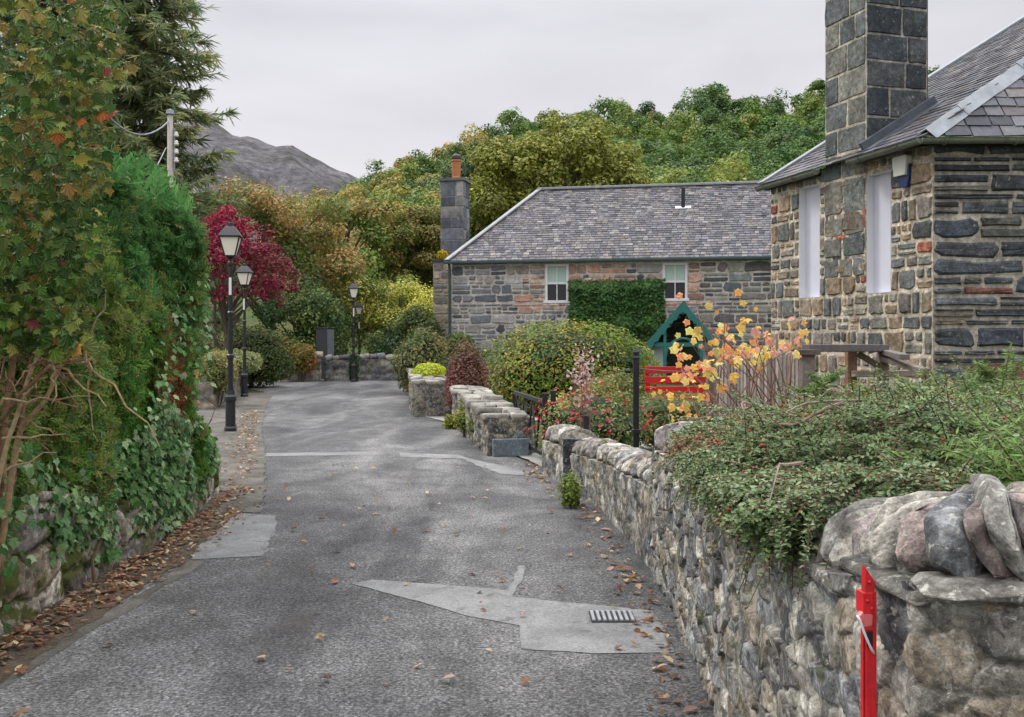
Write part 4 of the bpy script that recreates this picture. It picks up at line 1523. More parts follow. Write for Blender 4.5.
# ================================================================== street lamps
def lamp_parts(t):
    mb = MB()
    mb.lathe([(.105, 0), (.105, .06), (.088, .09), (.082, .5), (.10, .54), (.10, .60), (.075, .64), (.065, .72)], seg=12).build('pedestal', M['iron'], t, smoothed=False)
    mb = MB()
    mb.lathe([(.047, .7), (.045, 1.25), (.062, 1.27), (.062, 1.32), (.043, 1.34), (.040, 2.0), (.056, 2.02), (.056, 2.06), (.038, 2.08), (.034, 2.86), (.05, 2.88), (.05, 2.92), (.03, 2.95), (.03, 3.0)], seg=10)
    mb.build('column', M['iron'], t)
    MB().box(-.022, .022, -.047, -.040, 2.36, 2.66).build('number_plate', M['white'], t)
    b0, b1, z0, z1 = .085, .168, 3.03, 3.36
    fr = MB()
    fr.lathe([(.03, 2.98), (.09, 3.01), (.125, 3.03), (.125, 3.045), (0, 3.045)], seg=4, turn=math.pi / 4)
    cs = [(1, 1), (-1, 1), (-1, -1), (1, -1)]
    for sx, sy in cs:
        fr.bar((sx * b0, sy * b0, z0), (sx * b1, sy * b1, z1), .018, .018)
    for i in range(4):
        p, q = cs[i], cs[(i + 1) % 4]
        fr.bar((p[0] * b1, p[1] * b1, z1), (q[0] * b1, q[1] * b1, z1), .022, .022)
    fo = fr.build('lantern_frame', M['iron'], t)
    gl = MB()
    for i in range(4):
        p, q = cs[i], cs[(i + 1) % 4]
        k = .97
        gl.poly([(p[0] * b0 * k, p[1] * b0 * k, z0), (q[0] * b0 * k, q[1] * b0 * k, z0), (q[0] * b1 * k, q[1] * b1 * k, z1), (p[0] * b1 * k, p[1] * b1 * k, z1)])
    gl.build('lamp_glass', M['lampglass'], fo)
    MB().lathe([(.265, 3.35), (.27, 3.375), (.20, 3.45), (.12, 3.53), (.065, 3.555), (.06, 3.60), (.025, 3.62), (.022, 3.66), (.03, 3.67), (0, 3.72)], seg=4, turn=math.pi / 4).build('lantern_roof', M['iron'], fo)


GRP = 'black lantern street lamps along the lane'
t0 = thing('street_lamp', 'tallest and nearest black lantern street lamp, standing at the end of the tall hedge', 'street lamp', (-4.87, 17.3, 0), R(8), GRP)
lamp_parts(t0)
dup(t0, (-7.25, 27.1, 0), 'second black lantern street lamp, in front of the crimson tree', R(-5))
dup(t0, (-5.72, 36.1, 0), 'black lantern street lamp against the far bend wall with ivy round its foot', R(12))
dup(t0, (-7.26, 47.5, -.35), 'smallest black lantern street lamp, standing behind the wall at the bend', R(4))

# ================================================================== small furniture
IR = M['iron']
p = P(636, 430, 10.6)
t = thing('post', 'tall black iron post with pointed tip behind the low wall', 'post', (p[0], p[1], 0))
MB().box(-.03, .03, -.03, .03, 0, 1.40).build('shaft', IR, t, bevel=.006)
MB().lathe([(.045, 1.40), (.05, 1.42), (.04, 1.44), (.045, 1.48), (0, 1.545)], seg=4, turn=math.pi / 4).build('finial', IR, t)
MB().lathe([(.05, .62), (.05, .66), (.03, .67)], seg=8).build('collar', IR, t)
p = P(586, 420, 11.4)
t = MB().box(-.03, .03, -.03, .03, 0, .745).build('post', IR, None, (0, 0, 0), bevel=.008)
t.location = (p[0], p[1], 0)
tag(t, 'short stubby black post just behind the low wall below the pink flower stalk', 'post')
mb = MB()
a, c = P(556, 379, 12.3), P(700, 372, 9.7)
mid_ = P(636, 368.5, 10.6)
mb.tube([a, (a + mid_) / 2 - (0, 0, .03), mid_, (mid_ + c) / 2 - (0, 0, .01), c], .006, 5)
tag(mb.build('wire', IR, None, a), 'thin dark wire strung from the tall black post', 'wire')

# black truss gate
gp0, gp1 = P(545, 428, 12.85), P(514, 400, 15.1)
t = thing('gate', 'black metal gate with slanting braces standing open by the drive', 'gate', (gp0[0], gp0[1], 0))
q0, q1 = np.array([gp0[0], gp0[1], 0]), np.array([gp1[0], gp1[1], 0])
for q, h in ((q0, .92), (q0 + np.array([.10, -.12, 0]), .96)):
    MB().box(q[0] - .035, q[0] + .035, q[1] - .035, q[1] + .035, 0, h).build('gate_post', IR, t, t.location, bevel=.008)
mb = MB()
mb.bar(q0 + (0, 0, .80), q1 + (0, 0, .80), .04, .05)
mb.bar(q0 + (0, 0, .12), q1 + (0, 0, .12), .04, .05)
mb.bar(q1 + (0, 0, .1), q1 + (0, 0, .82), .04, .05)
mb.build('rail', IR, t, t.location)
mb = MB()
for k in range(4):
    f0, f1 = k / 4, (k + .5) / 4
    mb.bar(q0 + (q1 - q0) * f0 + (0, 0, .12), q0 + (q1 - q0) * f1 + (0, 0, .8), .025, .025)
    mb.bar(q0 + (q1 - q0) * f1 + (0, 0, .8), q0 + (q1 - q0) * (f0 + .25) + (0, 0, .12), .025, .025)
mb.build('brace', IR, t, t.location)

# white gate post by the garden path
p = G(447, 415)
t = thing('gate_post', 'short white wooden gate post with stub rail beside the flat-capped wall', 'post', p)
MB().box(-.05, .05, -.05, .05, 0, .56).build('post', M['white'], t, bevel=.008)
MB().box(-.24, -.05, -.02, .02, .36, .42).build('stub_rail', M['white'], t, bevel=.006)
p = P(430, 379, 24)
t = MB().box(-.25, .25, -.02, .02, 0, .14).build('board', M['white'], None, bevel=.01)
t.location = (p[0], p[1], .72)
tag(t, 'small pale board lying on the garden wall under the yellow-green hedge', 'board')

# red garden bench
bd = 19.0
c = P(672, 385, bd)
t = thing('bench', 'bright red slatted garden bench among the flowers in front of the porch', 'bench', (c[0] + .12, bd, .12), R(8))
for k in range(3):
    MB().box(-.65, .65, .0, .03, .44 + k * .19, .57 + k * .19).build('back_slat', M['redbench'], t, bevel=.006)
mb = MB()
for k in range(4):
    mb.box(-.65, .65, -.12 - k * .11, -.03 - k * .11, .36, .385)
mb.build('seat', M['redbench'], t, bevel=.004)
for s in (-1, 1):
    MB().box(s * .6 - .03, s * .6 + .03, .03, .09, 0, .96).build('leg', M['redbench'], t)
    MB().box(s * .6 - .03, s * .6 + .03, -.46, -.40, 0, .36).build('leg', M['redbench'], t)
    MB().box(s * .6 - .03, s * .6 + .03, -.46, .03, .54, .58).build('armrest', M['redbench'], t, bevel=.004)

# picket fence
GRY = [S(150, 142, 136), S(132, 124, 120), S(166, 158, 150), S(120, 110, 104)]
fa, fb = np.array([1.98, 9.9, 0]), np.array([2.33, 8.15, 0])
t = thing('picket_fence', 'weathered narrow picket fence behind the yellow-leaved climber', 'fence', fa)
mb = MB()
n = 26
d = unit(fb - fa)
for k in range(n):
    q = fa + (fb - fa) * k / (n - 1)
    h = 1.47 + rng.normal(0, .012)
    mb.obox(q + (0, 0, h / 2 + .02), (.024, .009, h / 2), [d, [-d[1], d[0], 0], [0, 0, 1]], GRY[rng.integers(4)])
mb.build('picket', M['wood'], t, fa)
mb = MB()
for z in (.5, 1.32):
    mb.bar(fa + np.array([.03, 0, z]), fb + np.array([.03, 0, z]), .03, .07, GRY[1])
mb.build('rail', M['wood'], t, fa)
for q in (fb + np.array([.05, -.08, 0]), fa):
    mb = MB()
    mb.obox(q + (0, 0, .75), (.05, .05, .75), None, GRY[3])
    mb.obox(q + (0, 0, 1.52), (.085, .085, .02), None, S(92, 84, 78))
    mb.build('post', M['wood'], t, fa)

# timber frame in front of the house
tf = np.array([3.3, 9.6, 0])
t = thing('timber_frame', 'low weathered timber frame with posts and rails in front of the stone house', 'frame', tf)
BR = S(112, 98, 88)
z1 = 1.62
mb = MB()
a, c = P(806, 348, 9.3), P(885, 348, 9.6)
mb.bar(a, c, .12, .07, S(98, 92, 92))
mb.build('top_rail', M['wood'], t, tf, bevel=.008)
mb = MB()
a, c = P(852, 374, 9.55), P(932, 373, 9.7)
mb.bar(a, c, .08, .06, S(128, 118, 108))
mb.bar(P(884, 359, 9.6), P(926, 371, 8.8), .09, .05, S(120, 112, 106))
mb.bar(P(885, 352, 9.6), P(905, 357, 9.0), .09, .05, S(110, 104, 100))
mb.build('side_rail', M['wood'], t, tf, bevel=.006)
for px, top in ((851, 351), (883, 351), (931, 371)):
    q = P(px, top, 9.62)
    mb = MB()
    mb.box(q[0] - .045, q[0] + .045, q[1] - .045, q[1] + .045, 0, q[2], S(128, 96, 80) if px == 851 else BR)
    mb.build('leg', M['wood'], t, tf, bevel=.006)
mb = MB()
mb.bar(P(857, 353, 9.6), P(882, 368, 9.62), .05, .05, BR)
mb.build('brace', M['wood'], t, tf)

# red post strapped to the tall wall
q = np.array([.735, 2.05, 0])
rp = thing('marker_post', 'narrow bright red steel post with latch fixed to the tall wall', 'post', (q[0], q[1], 0), R(-84))
# local x runs along the wall towards the road's near end, local -y stands out from the wall
K = .62
def rb(name, bxs, mat=M['red'], parent=rp, bev=.0015):
    m_ = MB()
    for bx in bxs:
        m_.box(*[v * K for v in bx[:4]], *bx[4:])
    return m_.build(name, mat, parent, bevel=bev)
rb('channel', [(-.024, .024, -.006, .010, 0, 1.13), (-.024, -.004, -.024, -.004, 0, 1.05), (.016, .022, -.026, -.004, 0, 1.05)])
rb('slot', [(-.003, .015, -.009, -.0065, 0, 1.04)], M['dark'], bev=0)
mb = MB()
mb.slab([(.024 * K, -.030 * K, 1.05), (.024 * K, .004 * K, 1.05), (.024 * K, .004 * K, 1.150), (.024 * K, -.030 * K, 1.182)], (-1, 0, 0), .03 * K)
mb.build('head_plate', M['red'], rp, bevel=.002)
rb('hinge_plate', [(-.028, .027, -.038, -.002, 1.085, 1.128)])
for x, y, z in ((.026, -.016, 1.150), (.029, -.024, 1.112), (.029, -.010, 1.096)):
    V, Fq = sphere_grid(10, 7, 1, 1)
    MB().add(V * .0035 + np.array([x * K, y * K, z]), Fq).build('bolt', M['red'], rp, smoothed=True)
lat = MB()
lat.slab([(.016, -.034, 1.080), (.016, -.017, 1.094), (.016, -.001, 1.082), (.016, -.003, 1.060), (.016, -.022, 1.056)], (-1, 0, 0), .016)
lt_ = lat.build('latch', M['latch'], rp, bevel=.003)
MB().tube([(.017, -.037, 1.083), (.020, -.032, 1.074), (.022, -.025, 1.052), (.023, -.016, 1.030), (.022, -.008, 1.014), (.020, -.002, 1.006)], .0026, 7).build('cord', M['white'], lt_, smoothed=True)
rb('latch_pocket', [(.023, .0275, -.026, -.004, 1.018, 1.050)], M['dark'])

# utility pole
pu_ = np.array([-11.28, 33.0, 0])
t = thing('utility_pole', 'weathered wooden utility pole with white insulators beside the spruce', 'pole', pu_)
MB().tube([(0, 0, 0), (0, 0, 5), (0, 0, 8.95)], [.115, .105, .09], 12, S(164, 158, 152)).build('pole', M['wood'], t, smoothed=True)
mb = MB()
mb.lathe([(.12, 8.95), (.14, 8.97), (.12, 9.1), (0, 9.15)], seg=12)
mb.box(.12, .16, -.03, .03, 7.1, 8.5)
mb.build('bracket', M['lead'], t)
for k in range(4):
    z = 8.3 - k * .28
    MB().lathe([(.025, -.10), (.07, -.09), (.085, -.03), (.05, .0), (.07, .04), (.02, .08), (0, .09)], (.22, -.05, z), 10).build('insulator', M['porcelain'], t, smoothed=True)
a, c = P(168, 122, 32.9), P(100, 106, 30)
s_ = np.linspace(0, 1, 12)[:, None]
pts = a + (c - a) * s_
pts[:, 2] -= (4 * s_ * (1 - s_) * .62)[:, 0]
tag(MB().tube(pts, .028, 6).build('cable', M['lead'], None, a), 'thick grey cable drooping from the utility pole towards the spruce', 'cable')
a, c = P(166, 148, 32.9), P(140, 200, 30.5)
tag(MB().tube([a, (a + c) / 2, c], .02, 6).build('stay_wire', M['lead'], None, a), 'taut slanting stay wire running down from the utility pole', 'wire')

# dark cabinet behind the bend wall
q = P(325, 353, 38.5)
t = thing('cabinet', 'upright dark metal cabinet with grey side above the bend wall', 'cabinet', (q[0], q[1], 0), R(-28))
MB().box(-.27, .27, -.22, .22, .0, 1.94).build('body', M['cabinet'], t, bevel=.02)
MB().box(.272, .285, -.20, .20, .05, 1.90).build('side_panel', M['cabinetedge'], t, bevel=.005)
MB().box(-.29, .30, -.24, .24, 1.94, 1.98).build('lid', M['cabinet'], t, bevel=.01)

# far outbuilding glimpsed left of the cottage
q = P(428, 333, 47)
t = thing('outbuilding', 'small pale-roofed outbuilding glimpsed left of the cottage chimney', 'outbuilding', (q[0], q[1], 0))
mb = MB()
mb.box(-.6, 2.5, 0, 3, 0, 1.7, S(170, 160, 145))
mb.build('wall', M['farstone'], t)
mb = MB()
mb.slab([(-.85, -.3, 1.55), (-.85, 3.2, 1.55), (1.0, 3.2, 2.75), (1.0, -.3, 2.75)], (0, 0, 1), .1)
mb.slab([(1.0, -.3, 2.75), (1.0, 3.2, 2.75), (2.8, 3.2, 1.55), (2.8, -.3, 1.55)], (0, 0, 1), .1)
mb.slab([(-.6, -.02, 1.7), (2.5, -.02, 1.7), (1.0, -.02, 2.68)], (0, 1, 0), .06)
mb.build('roof', M['paleflash'], t)

# ================================================================== plants
def greens(*L):
    out = []
    for c in L:
        c = S(*c)
        out.append(np.clip(c + (c - c.mean()) * .10, .004, 1) * 1.08)
    return out


def blob(n, ctr, rad, lump=.18, seed=0, low=-.6, shell=.25, freq=2.2):
    v = rng.normal(size=(int(n * 1.6) + 8, 3))
    v = unit(v)
    v = v[v[:, 2] > low][:n]
    d = 1 + lump * fbm(v * freq + seed * 3.7, 3, seed) * 2
    r = d * (1 - shell * rng.uniform(0, 1, len(v)) ** 1.6)
    p = np.asarray(ctr) + v * np.asarray(rad) * r[:, None]
    nr = unit(v / np.asarray(rad))
    return p, nr, v


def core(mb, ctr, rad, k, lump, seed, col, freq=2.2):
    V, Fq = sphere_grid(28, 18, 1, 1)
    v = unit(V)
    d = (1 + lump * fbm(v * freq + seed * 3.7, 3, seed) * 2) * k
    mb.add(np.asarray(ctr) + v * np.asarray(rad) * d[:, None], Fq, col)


def clumpcol(p, pal, sc_=1.0, seed=0, jit=.16, w=None):
    """leaf colours that drift from clump to clump as a real crown's do"""
    pal = np.asarray(pal)
    k = len(pal)
    f = (fbm(p * sc_, 3, seed) * 1.5 + .5) * k + rng.normal(0, .8, len(p))
    i = np.clip(np.floor(f), 0, k - 1).astype(int)
    c = pal[i] * (1 + rng.normal(0, jit, (len(p), 1))) * (1 + rng.normal(0, .07, (len(p), 3)))
    return np.clip(c, .004, .85)


def bush(name, label, cat, ctr, rad, n, leaf, pal, T=T_OVAL, mat='leaf', lump=.16, low=-.55, up=.3, stems=8, corecol=None, group=None, shell=.3, freq=2.2, colsc=1.5, seed=None):
    seed = int(abs(ctr[0] * 13 + ctr[1] * 7)) if seed is None else seed
    base = np.array([ctr[0], ctr[1], 0])
    t = thing(name, label, cat, base, 0, group)
    mb = MB()
    p, nr, v = blob(n, ctr, rad, lump, seed, low, shell, freq)
    fr_ = frames(unit(nr + rng.normal(0, .55, nr.shape) + np.array([0, 0, up])), along=nr * .6 + rng.normal(0, .6, nr.shape))
    cc = clumpcol(p, pal, colsc, seed)
    mb.scatter(T, p, fr_, leaf * rng.uniform(.65, 1.35, len(p)), cc)
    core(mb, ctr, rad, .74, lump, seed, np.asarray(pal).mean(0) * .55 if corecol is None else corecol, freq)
    mb.build('foliage', M[mat], t, base)
    if stems:
        mb = MB()
        for k in range(stems):
            a = rng.uniform(0, 6.28)
            e_ = np.array(ctr) + np.array(rad) * np.array([math.cos(a) * .6, math.sin(a) * .6, rng.uniform(-.1, .5)])
            b_ = base + np.array([math.cos(a) * .08, math.sin(a) * .08, 0])
            m_ = (b_ + e_) / 2 + rng.normal(0, .08, 3) * rad[0]
            s_ = np.linspace(0, 1, 7)[:, None]
            pts = (1 - s_) ** 2 * b_ + 2 * s_ * (1 - s_) * m_ + s_ ** 2 * e_
            mb.tube(pts, np.linspace(.022, .006, 7) * max(.7, rad[0]), 5, S(96, 78, 60))
        mb.build('stem', M['bark'], t, base)
    return t


def tree(name, label, ctr, rad, trunk_r, nclump, nleaf, leaf, pal, T=T_DIA, colsc=.25, up=.25, seed=1, group=None, bark=(96, 84, 72), crel=(.26, .42), base_z=0.0, low=-.5, jit=.16, cat='tree', lean=(0, 0)):
    global rng
    keep = rng
    nleaf, leaf = int(nleaf * 1.7), leaf * .76
    rng = np.random.default_rng(seed)
    ctr, rad = np.asarray(ctr, float), np.asarray(rad, float)
    base = np.array([ctr[0] + lean[0], ctr[1] + lean[1], base_z])
    t = thing(name, label, cat, base, 0, group)
    nclump = int(nclump * 1.35)
    v = unit(rng.normal(size=(nclump * 3, 3)))
    v = v[v[:, 2] > low][:nclump]
    rr = rng.uniform(.45, 1.0, len(v)) ** .6
    cs = ctr + v * rad * rr[:, None] * .86
    crad = rng.uniform(*crel, len(v)) * rad.mean()
    per = rng.multinomial(nleaf, crad ** 2 / (crad ** 2).sum())
    mb = MB()
    P_, N_, K_ = [], [], []
    for i, (c, r, m) in enumerate(zip(cs, crad, per)):
        d = unit(rng.normal(size=(m, 3)))
        q = d * (1 + .35 * fbm(d * 2.5 + i, 2, i))[:, None] * (1 - .45 * rng.uniform(0, 1, m) ** 2 + .15 * rng.exponential(.6, m))[:, None]
        P_.append(c + q * np.array([r, r, r * .78]))
        N_.append(d)
        K_.append(np.full(m, i))
    P_, N_, K_ = np.concatenate(P_), np.concatenate(N_), np.concatenate(K_)
    nr = unit(N_ + rng.normal(0, .5, N_.shape) + np.array([0, 0, up]))
    pal = np.asarray(pal)
    ck_ = rng.normal(0, .9, len(cs))
    f = (fbm(P_ * colsc, 3, seed) * 1.4 + .5) * len(pal) + ck_[K_] + rng.normal(0, .6, len(P_))
    cc = pal[np.clip(np.floor(f), 0, len(pal) - 1).astype(int)] * (1 + rng.normal(0, jit, (len(P_), 1))) * (1 + .18 * ck_[K_])[:, None]
    mb.scatter(T, P_, frames(nr, along=N_ + rng.normal(0, .7, N_.shape)), leaf * rng.uniform(.6, 1.4, len(P_)), np.clip(cc, .004, .8))
    mb.build('crown', M['leaf'], t, base)
    mb = MB()
    bc = S(*bark)
    top = ctr + np.array([0, 0, rad[2] * .55])
    s_ = np.linspace(0, 1, 9)
    tp = base + (top - base) * s_[:, None] + np.c_[np.sin(s_ * 5 + seed) * trunk_r, np.cos(s_ * 4 + seed) * trunk_r, s_ * 0] * .8
    mb.tube(tp, trunk_r * (1 - .85 * s_) + .01, 9, bc)
    for i in rng.choice(len(cs), min(len(cs), 22), replace=False):
        f0 = np.clip((cs[i][2] - base[2]) / max(top[2] - base[2], .1) * rng.uniform(.35, .8), .12, .9)
        b_ = base + (top - base) * f0
        e_ = cs[i]
        m_ = (b_ + e_) / 2 + np.array([0, 0, .12 * rad[2]]) + rng.normal(0, .06, 3) * rad[0]
        s2 = np.linspace(0, 1, 7)[:, None]
        pts = (1 - s2) ** 2 * b_ + 2 * s2 * (1 - s2) * m_ + s2 ** 2 * e_
        mb.tube(pts, np.linspace(trunk_r * .45, trunk_r * .08, 7), 6, bc)
    mb.build('trunk', M['bark'], t, base)
    rng = keep
    return t


def conifer(label, base, H, Rm, seed, pal, dens=46, leaf=.42, low_z=.8, droop=.35):
    global rng
    keep = rng
    rng = np.random.default_rng(seed)
    base = np.asarray(base, float)
    t = thing('spruce', label, 'tree', base)
    MB().tube([base, base + (0.05, 0, H * .5), base + (0, 0, H)], [.20, .13, .02], 9, S(104, 84, 70)).build('trunk', M['bark'], t, base)
    mb, br = MB(), MB()
    z = low_z
    Pp, Nn, Al, Cc = [], [], [], []
    pal = np.asarray(pal)
    while z < H * .985:
        f = z / H
        Lb = Rm * (1 - f) ** .75
        for a in np.arange(5) * 2 * math.pi / 5 + rng.uniform(0, 6.28):
            a += rng.normal(0, .2)
            L = Lb * rng.uniform(.65, 1.15) + .15
            s_ = np.linspace(0, 1, 9)
            out = np.array([math.cos(a), math.sin(a), 0])
            dz = -droop * L * (s_ - .25 * s_ ** 2) * 1.1 + .42 * L * np.clip(s_ - .55, 0, 1) ** 1.3
            pts = base + np.array([0, 0, z]) + out * (s_ * L)[:, None] + np.c_[s_ * 0, s_ * 0, dz]
            br.tube(pts, np.linspace(.035, .006, 9), 4, S(84, 66, 54), cap=False)
            m = int(dens * (L / 2.0 + .25))
            sp = rng.uniform(.10, 1.0, m)
            q = np.stack([np.interp(sp, s_, pts[:, k]) for k in range(3)], 1)
            side = np.cross(out, (0, 0, 1))
            sg = rng.choice([-1, 1], m)
            hang = rng.uniform(.2, 1.1, m)
            al = out * rng.uniform(.3, .9, m)[:, None] + side * (sg * rng.uniform(.15, .8, m))[:, None] - np.array([0, 0, 1.0]) * (hang * (1.15 - sp))[:, None]
            Pp.append(q); Al.append(al)
            Nn.append(np.array([0, 0, 1.0]) + rng.normal(0, .5, (m, 3)) + out * .3)
            cc = pal[rng.integers(len(pal), size=m)] * (1 + rng.normal(0, .15, (m, 1)))
            Cc.append(cc * (1 + .25 * rng.normal()))
        z += .30 + .10 * rng.uniform()
    Pp, Nn, Al, Cc = map(np.concatenate, (Pp, Nn, Al, Cc))
    mb.scatter(T_SPRAY3, Pp, frames(Nn, along=Al), leaf * rng.uniform(.6, 1.35, len(Pp)), np.clip(Cc, .004, .5))
    mb.build('crown', M['needle'], t, base)
    br.build('branch', M['bark'], t, base)
    rng = keep
    return t


# ---- tall conifer hedge on the left
hb = np.array([-3.3, 8, 0])
hd_ = thing('hedge', 'tall clipped green conifer hedge with a rusty dead patch along the left of the lane', 'hedge', hb)
hl_ = np.array([(-2.97, 4.4), (-2.90, 5.5), (-2.88, 7), (-2.92, 8.2), (-2.98, 9.3), (-3.12, 10.0), (-3.4, 10.6), (-4.2, 11.1)])
hp_ = resample(hl_, .05)
hn_ = normals2(hp_, -1)
hs_ = np.linspace(0, 1, len(hp_))
HT = lambda f: np.interp(f, [0, .3, .5, .62, .75, .9, 1], [2.8, 2.85, 2.88, 2.85, 2.78, 2.5, 2.3])
def hedge_pts(n):
    f = rng.uniform(0, 1, n)
    top = rng.uniform(size=n) < .24
    H_ = HT(f)
    z = np.where(top, H_, .35 + (H_ - .35) * rng.uniform(0, 1, n))
    x = np.interp(f, hs_, hp_[:, 0]); y = np.interp(f, hs_, hp_[:, 1])
    nx = np.interp(f, hs_, hn_[:, 0]); ny = np.interp(f, hs_, hn_[:, 1])
    dep = np.where(top, rng.uniform(0, 1.2, n), 0)
    q = np.stack([x, y, z], 1)
    lum = fbm(q * 1.3, 4, 77) * .36 + fbm(q * 4, 2, 78) * .13
    rnd = np.clip((z - (H_ - .9)) / .9, 0, 1) ** 2 * .34
    off = lum - rng.uniform(0, .12, n) - np.where(top, dep + .2, rnd)
    q[:, 0] += nx * off; q[:, 1] += ny * off
    q[:, 2] += np.where(top, fbm(q * 1.6, 3, 79) * .5 - .1 + dep * .12, 0)
    nr = np.where(top[:, None], np.array([0, 0, 1.0]) + 0 * q, np.stack([nx, ny, .2 + 0 * nx], 1))
    return q, nr, f
q, nr, f = hedge_pts(76000)
HP = greens((94, 134, 66), (112, 148, 72), (82, 122, 68), (130, 150, 82), (138, 142, 88), (98, 140, 84))
cc = clumpcol(q, HP, .9, 5, .2)
hi = smooth(1.9, 2.7, q[:, 2])
fresh = np.array(pick(greens((88, 122, 74), (76, 110, 66), (106, 138, 88)), len(q), .15))
cc = np.where((rng.uniform(size=len(q)) < hi * .75)[:, None], fresh, cc)
tan_ = (fbm(q * np.array([1.2, 1.2, .6]), 3, 91) > .14) & (q[:, 2] < 1.9) & (rng.uniform(size=len(q)) < .55)
cc[tan_] = pick(greens((128, 114, 74), (142, 124, 86), (112, 104, 66)), tan_.sum(), .18)
pc = G(176, 430, 1.2)
rp_ = P(178, 395, 8.75)
dd = np.hypot((q[:, 1] - rp_[1]) / .38, (q[:, 2] - rp_[2] - .0) / .62) + fbm(q * 6, 2, 4) * .5
dead = (dd < .8) & (rng.uniform(size=len(q)) < .8)
cc[dead] = pick([S(*c) for c in ((170, 104, 74), (186, 118, 84), (148, 92, 68))], dead.sum(), .15)
al = nr * .7 + np.array([0, 0, .55]) + rng.normal(0, .55, q.shape)
mb = MB()
mb.scatter(T_FEATHER, q, frames(nr + rng.normal(0, .7, q.shape), along=al), rng.uniform(.06, .15, len(q)), cc)
# leaders along the top
m = 900
f = rng.uniform(0, .93, m)
x = np.interp(f, hs_, hp_[:, 0]) - np.interp(f, hs_, hn_[:, 0]) * rng.uniform(.1, 1.1, m)
y = np.interp(f, hs_, hp_[:, 1])
qq = np.stack([x, y, HT(f) - .12 + rng.uniform(0, .25, m)], 1)
mb.scatter(T_FEATHER, qq, frames(rng.normal(size=qq.shape) * np.array([1, 1, .2]), along=np.array([0, 0, 1.0]) + rng.normal(0, .35, qq.shape)), rng.uniform(.12, .28, m), pick(greens((84, 128, 74), (74, 116, 68), (102, 142, 84)), m, .15))
mb.build('foliage', M['needle'], hd_, hb)
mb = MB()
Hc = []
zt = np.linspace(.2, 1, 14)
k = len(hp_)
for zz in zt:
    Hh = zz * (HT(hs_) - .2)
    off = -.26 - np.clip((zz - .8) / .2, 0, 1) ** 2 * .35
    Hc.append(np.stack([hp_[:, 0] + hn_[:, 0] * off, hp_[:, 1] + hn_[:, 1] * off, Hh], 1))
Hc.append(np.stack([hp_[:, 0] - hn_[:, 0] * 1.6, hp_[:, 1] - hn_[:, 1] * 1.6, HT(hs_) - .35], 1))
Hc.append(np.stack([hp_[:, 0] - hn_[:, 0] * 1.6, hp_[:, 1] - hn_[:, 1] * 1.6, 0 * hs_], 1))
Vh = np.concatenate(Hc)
Vh[:, :2] += (fbm(Vh * 1.3, 4, 77) * .38)[:, None] * np.tile(hn_, (len(Hc), 1))
i = (np.arange(len(Hc) - 1) * k)[:, None]; j = np.arange(k - 1)[None]
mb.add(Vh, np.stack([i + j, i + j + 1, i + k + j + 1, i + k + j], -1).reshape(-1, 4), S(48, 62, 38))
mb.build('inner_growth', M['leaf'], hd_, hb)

# ---- ivy over the retaining wall
ib = np.array([-2.7, 7.5, 0])
iv = thing('ivy', 'glossy grey-green ivy trailing over the retaining wall below the hedge', 'ivy', ib)
n = 5400
f = rng.uniform(0, 1, n) ** .9
yy = 6.05 + f * 4.3
xw = np.interp(yy, hl_[:, 1], hl_[:, 0])
nxw = np.interp(yy, [6, 8, 9.5, 10.9], [1, .99, .93, .85])
topz = np.interp(yy, [6, 7, 8, 9.5, 10.9], [1.12, 1.02, .95, .78, .55]) + .10 * np.sin(yy * 2.6) + fbm(np.c_[yy * 1.3, yy * 0, yy * 0], 2, 8) * .4
botz = np.interp(yy, [6, 6.6, 8, 9.5, 10.9], [.30, .14, .08, .06, .05])
z = botz + (topz - botz) * rng.uniform(0, 1, n) ** 1.15
q = np.stack([xw + .07 + fbm(np.c_[yy * 2.2, z * 2.2, yy * 0], 3, 15) * .20 + rng.uniform(-.06, .05, n), yy, z], 1)
ex = []
for (px, py, d, m) in ((162, 335, 8.4, 36), (193, 332, 9.2, 60), (140, 412, 7.9, 50), (128, 470, 7.5, 80), (196, 300, 9.3, 34), (142, 386, 7.9, 26)):
    c = P(px, py, d)
    e_ = c + rng.normal(0, 1, (m, 3)) * np.array([.05, .22, .22])
    e_[:, 0] = np.interp(e_[:, 1], hl_[:, 1], hl_[:, 0]) + .12 + rng.uniform(-.05, .1, m)
    ex.append(e_)
# the clump over the wall's near end
c = rng.normal(0, 1, (260, 3)) * np.array([.12, .35, .13]) + np.array([-2.68, 5.0, .92])
c2 = rng.normal(0, 1, (330, 3)) * np.array([.10, .30, .16]) + np.array([-2.62, 4.6, .70])
q = np.concatenate([q] + ex + [c, c2])
nr = np.array([.85, -.35, .45]) + rng.normal(0, .38, q.shape)
IV = greens((86, 120, 72), (66, 102, 54), (114, 138, 92), (52, 88, 44), (134, 152, 116), (76, 110, 60))
mb = MB()
mb.scatter(T_IVY, q, frames(nr, along=np.array([.3, -.2, -1.0]) + rng.normal(0, .5, q.shape)), rng.uniform(.04, .075, len(q)), clumpcol(q, IV, 1.6, 8, .16))
mb.build('foliage', M['gloss'], iv, ib)
mb = MB()
for k in range(4):
    y0 = rng.uniform(6, 10.6)
    x0 = np.interp(y0, hl_[:, 1], hl_[:, 0]) + .12
    pts = [(x0, y0, .02)]
    for s in range(8):
        l_ = pts[-1]
        pts.append((np.interp(l_[1], hl_[:, 1], hl_[:, 0]) + .10 + rng.normal(0, .02), l_[1] + rng.normal(0, .08), l_[2] + .13))
    mb.tube(pts, np.linspace(.012, .004, 9), 5, S(104, 84, 62))
mb.build('stem', M['bark'], iv, ib)

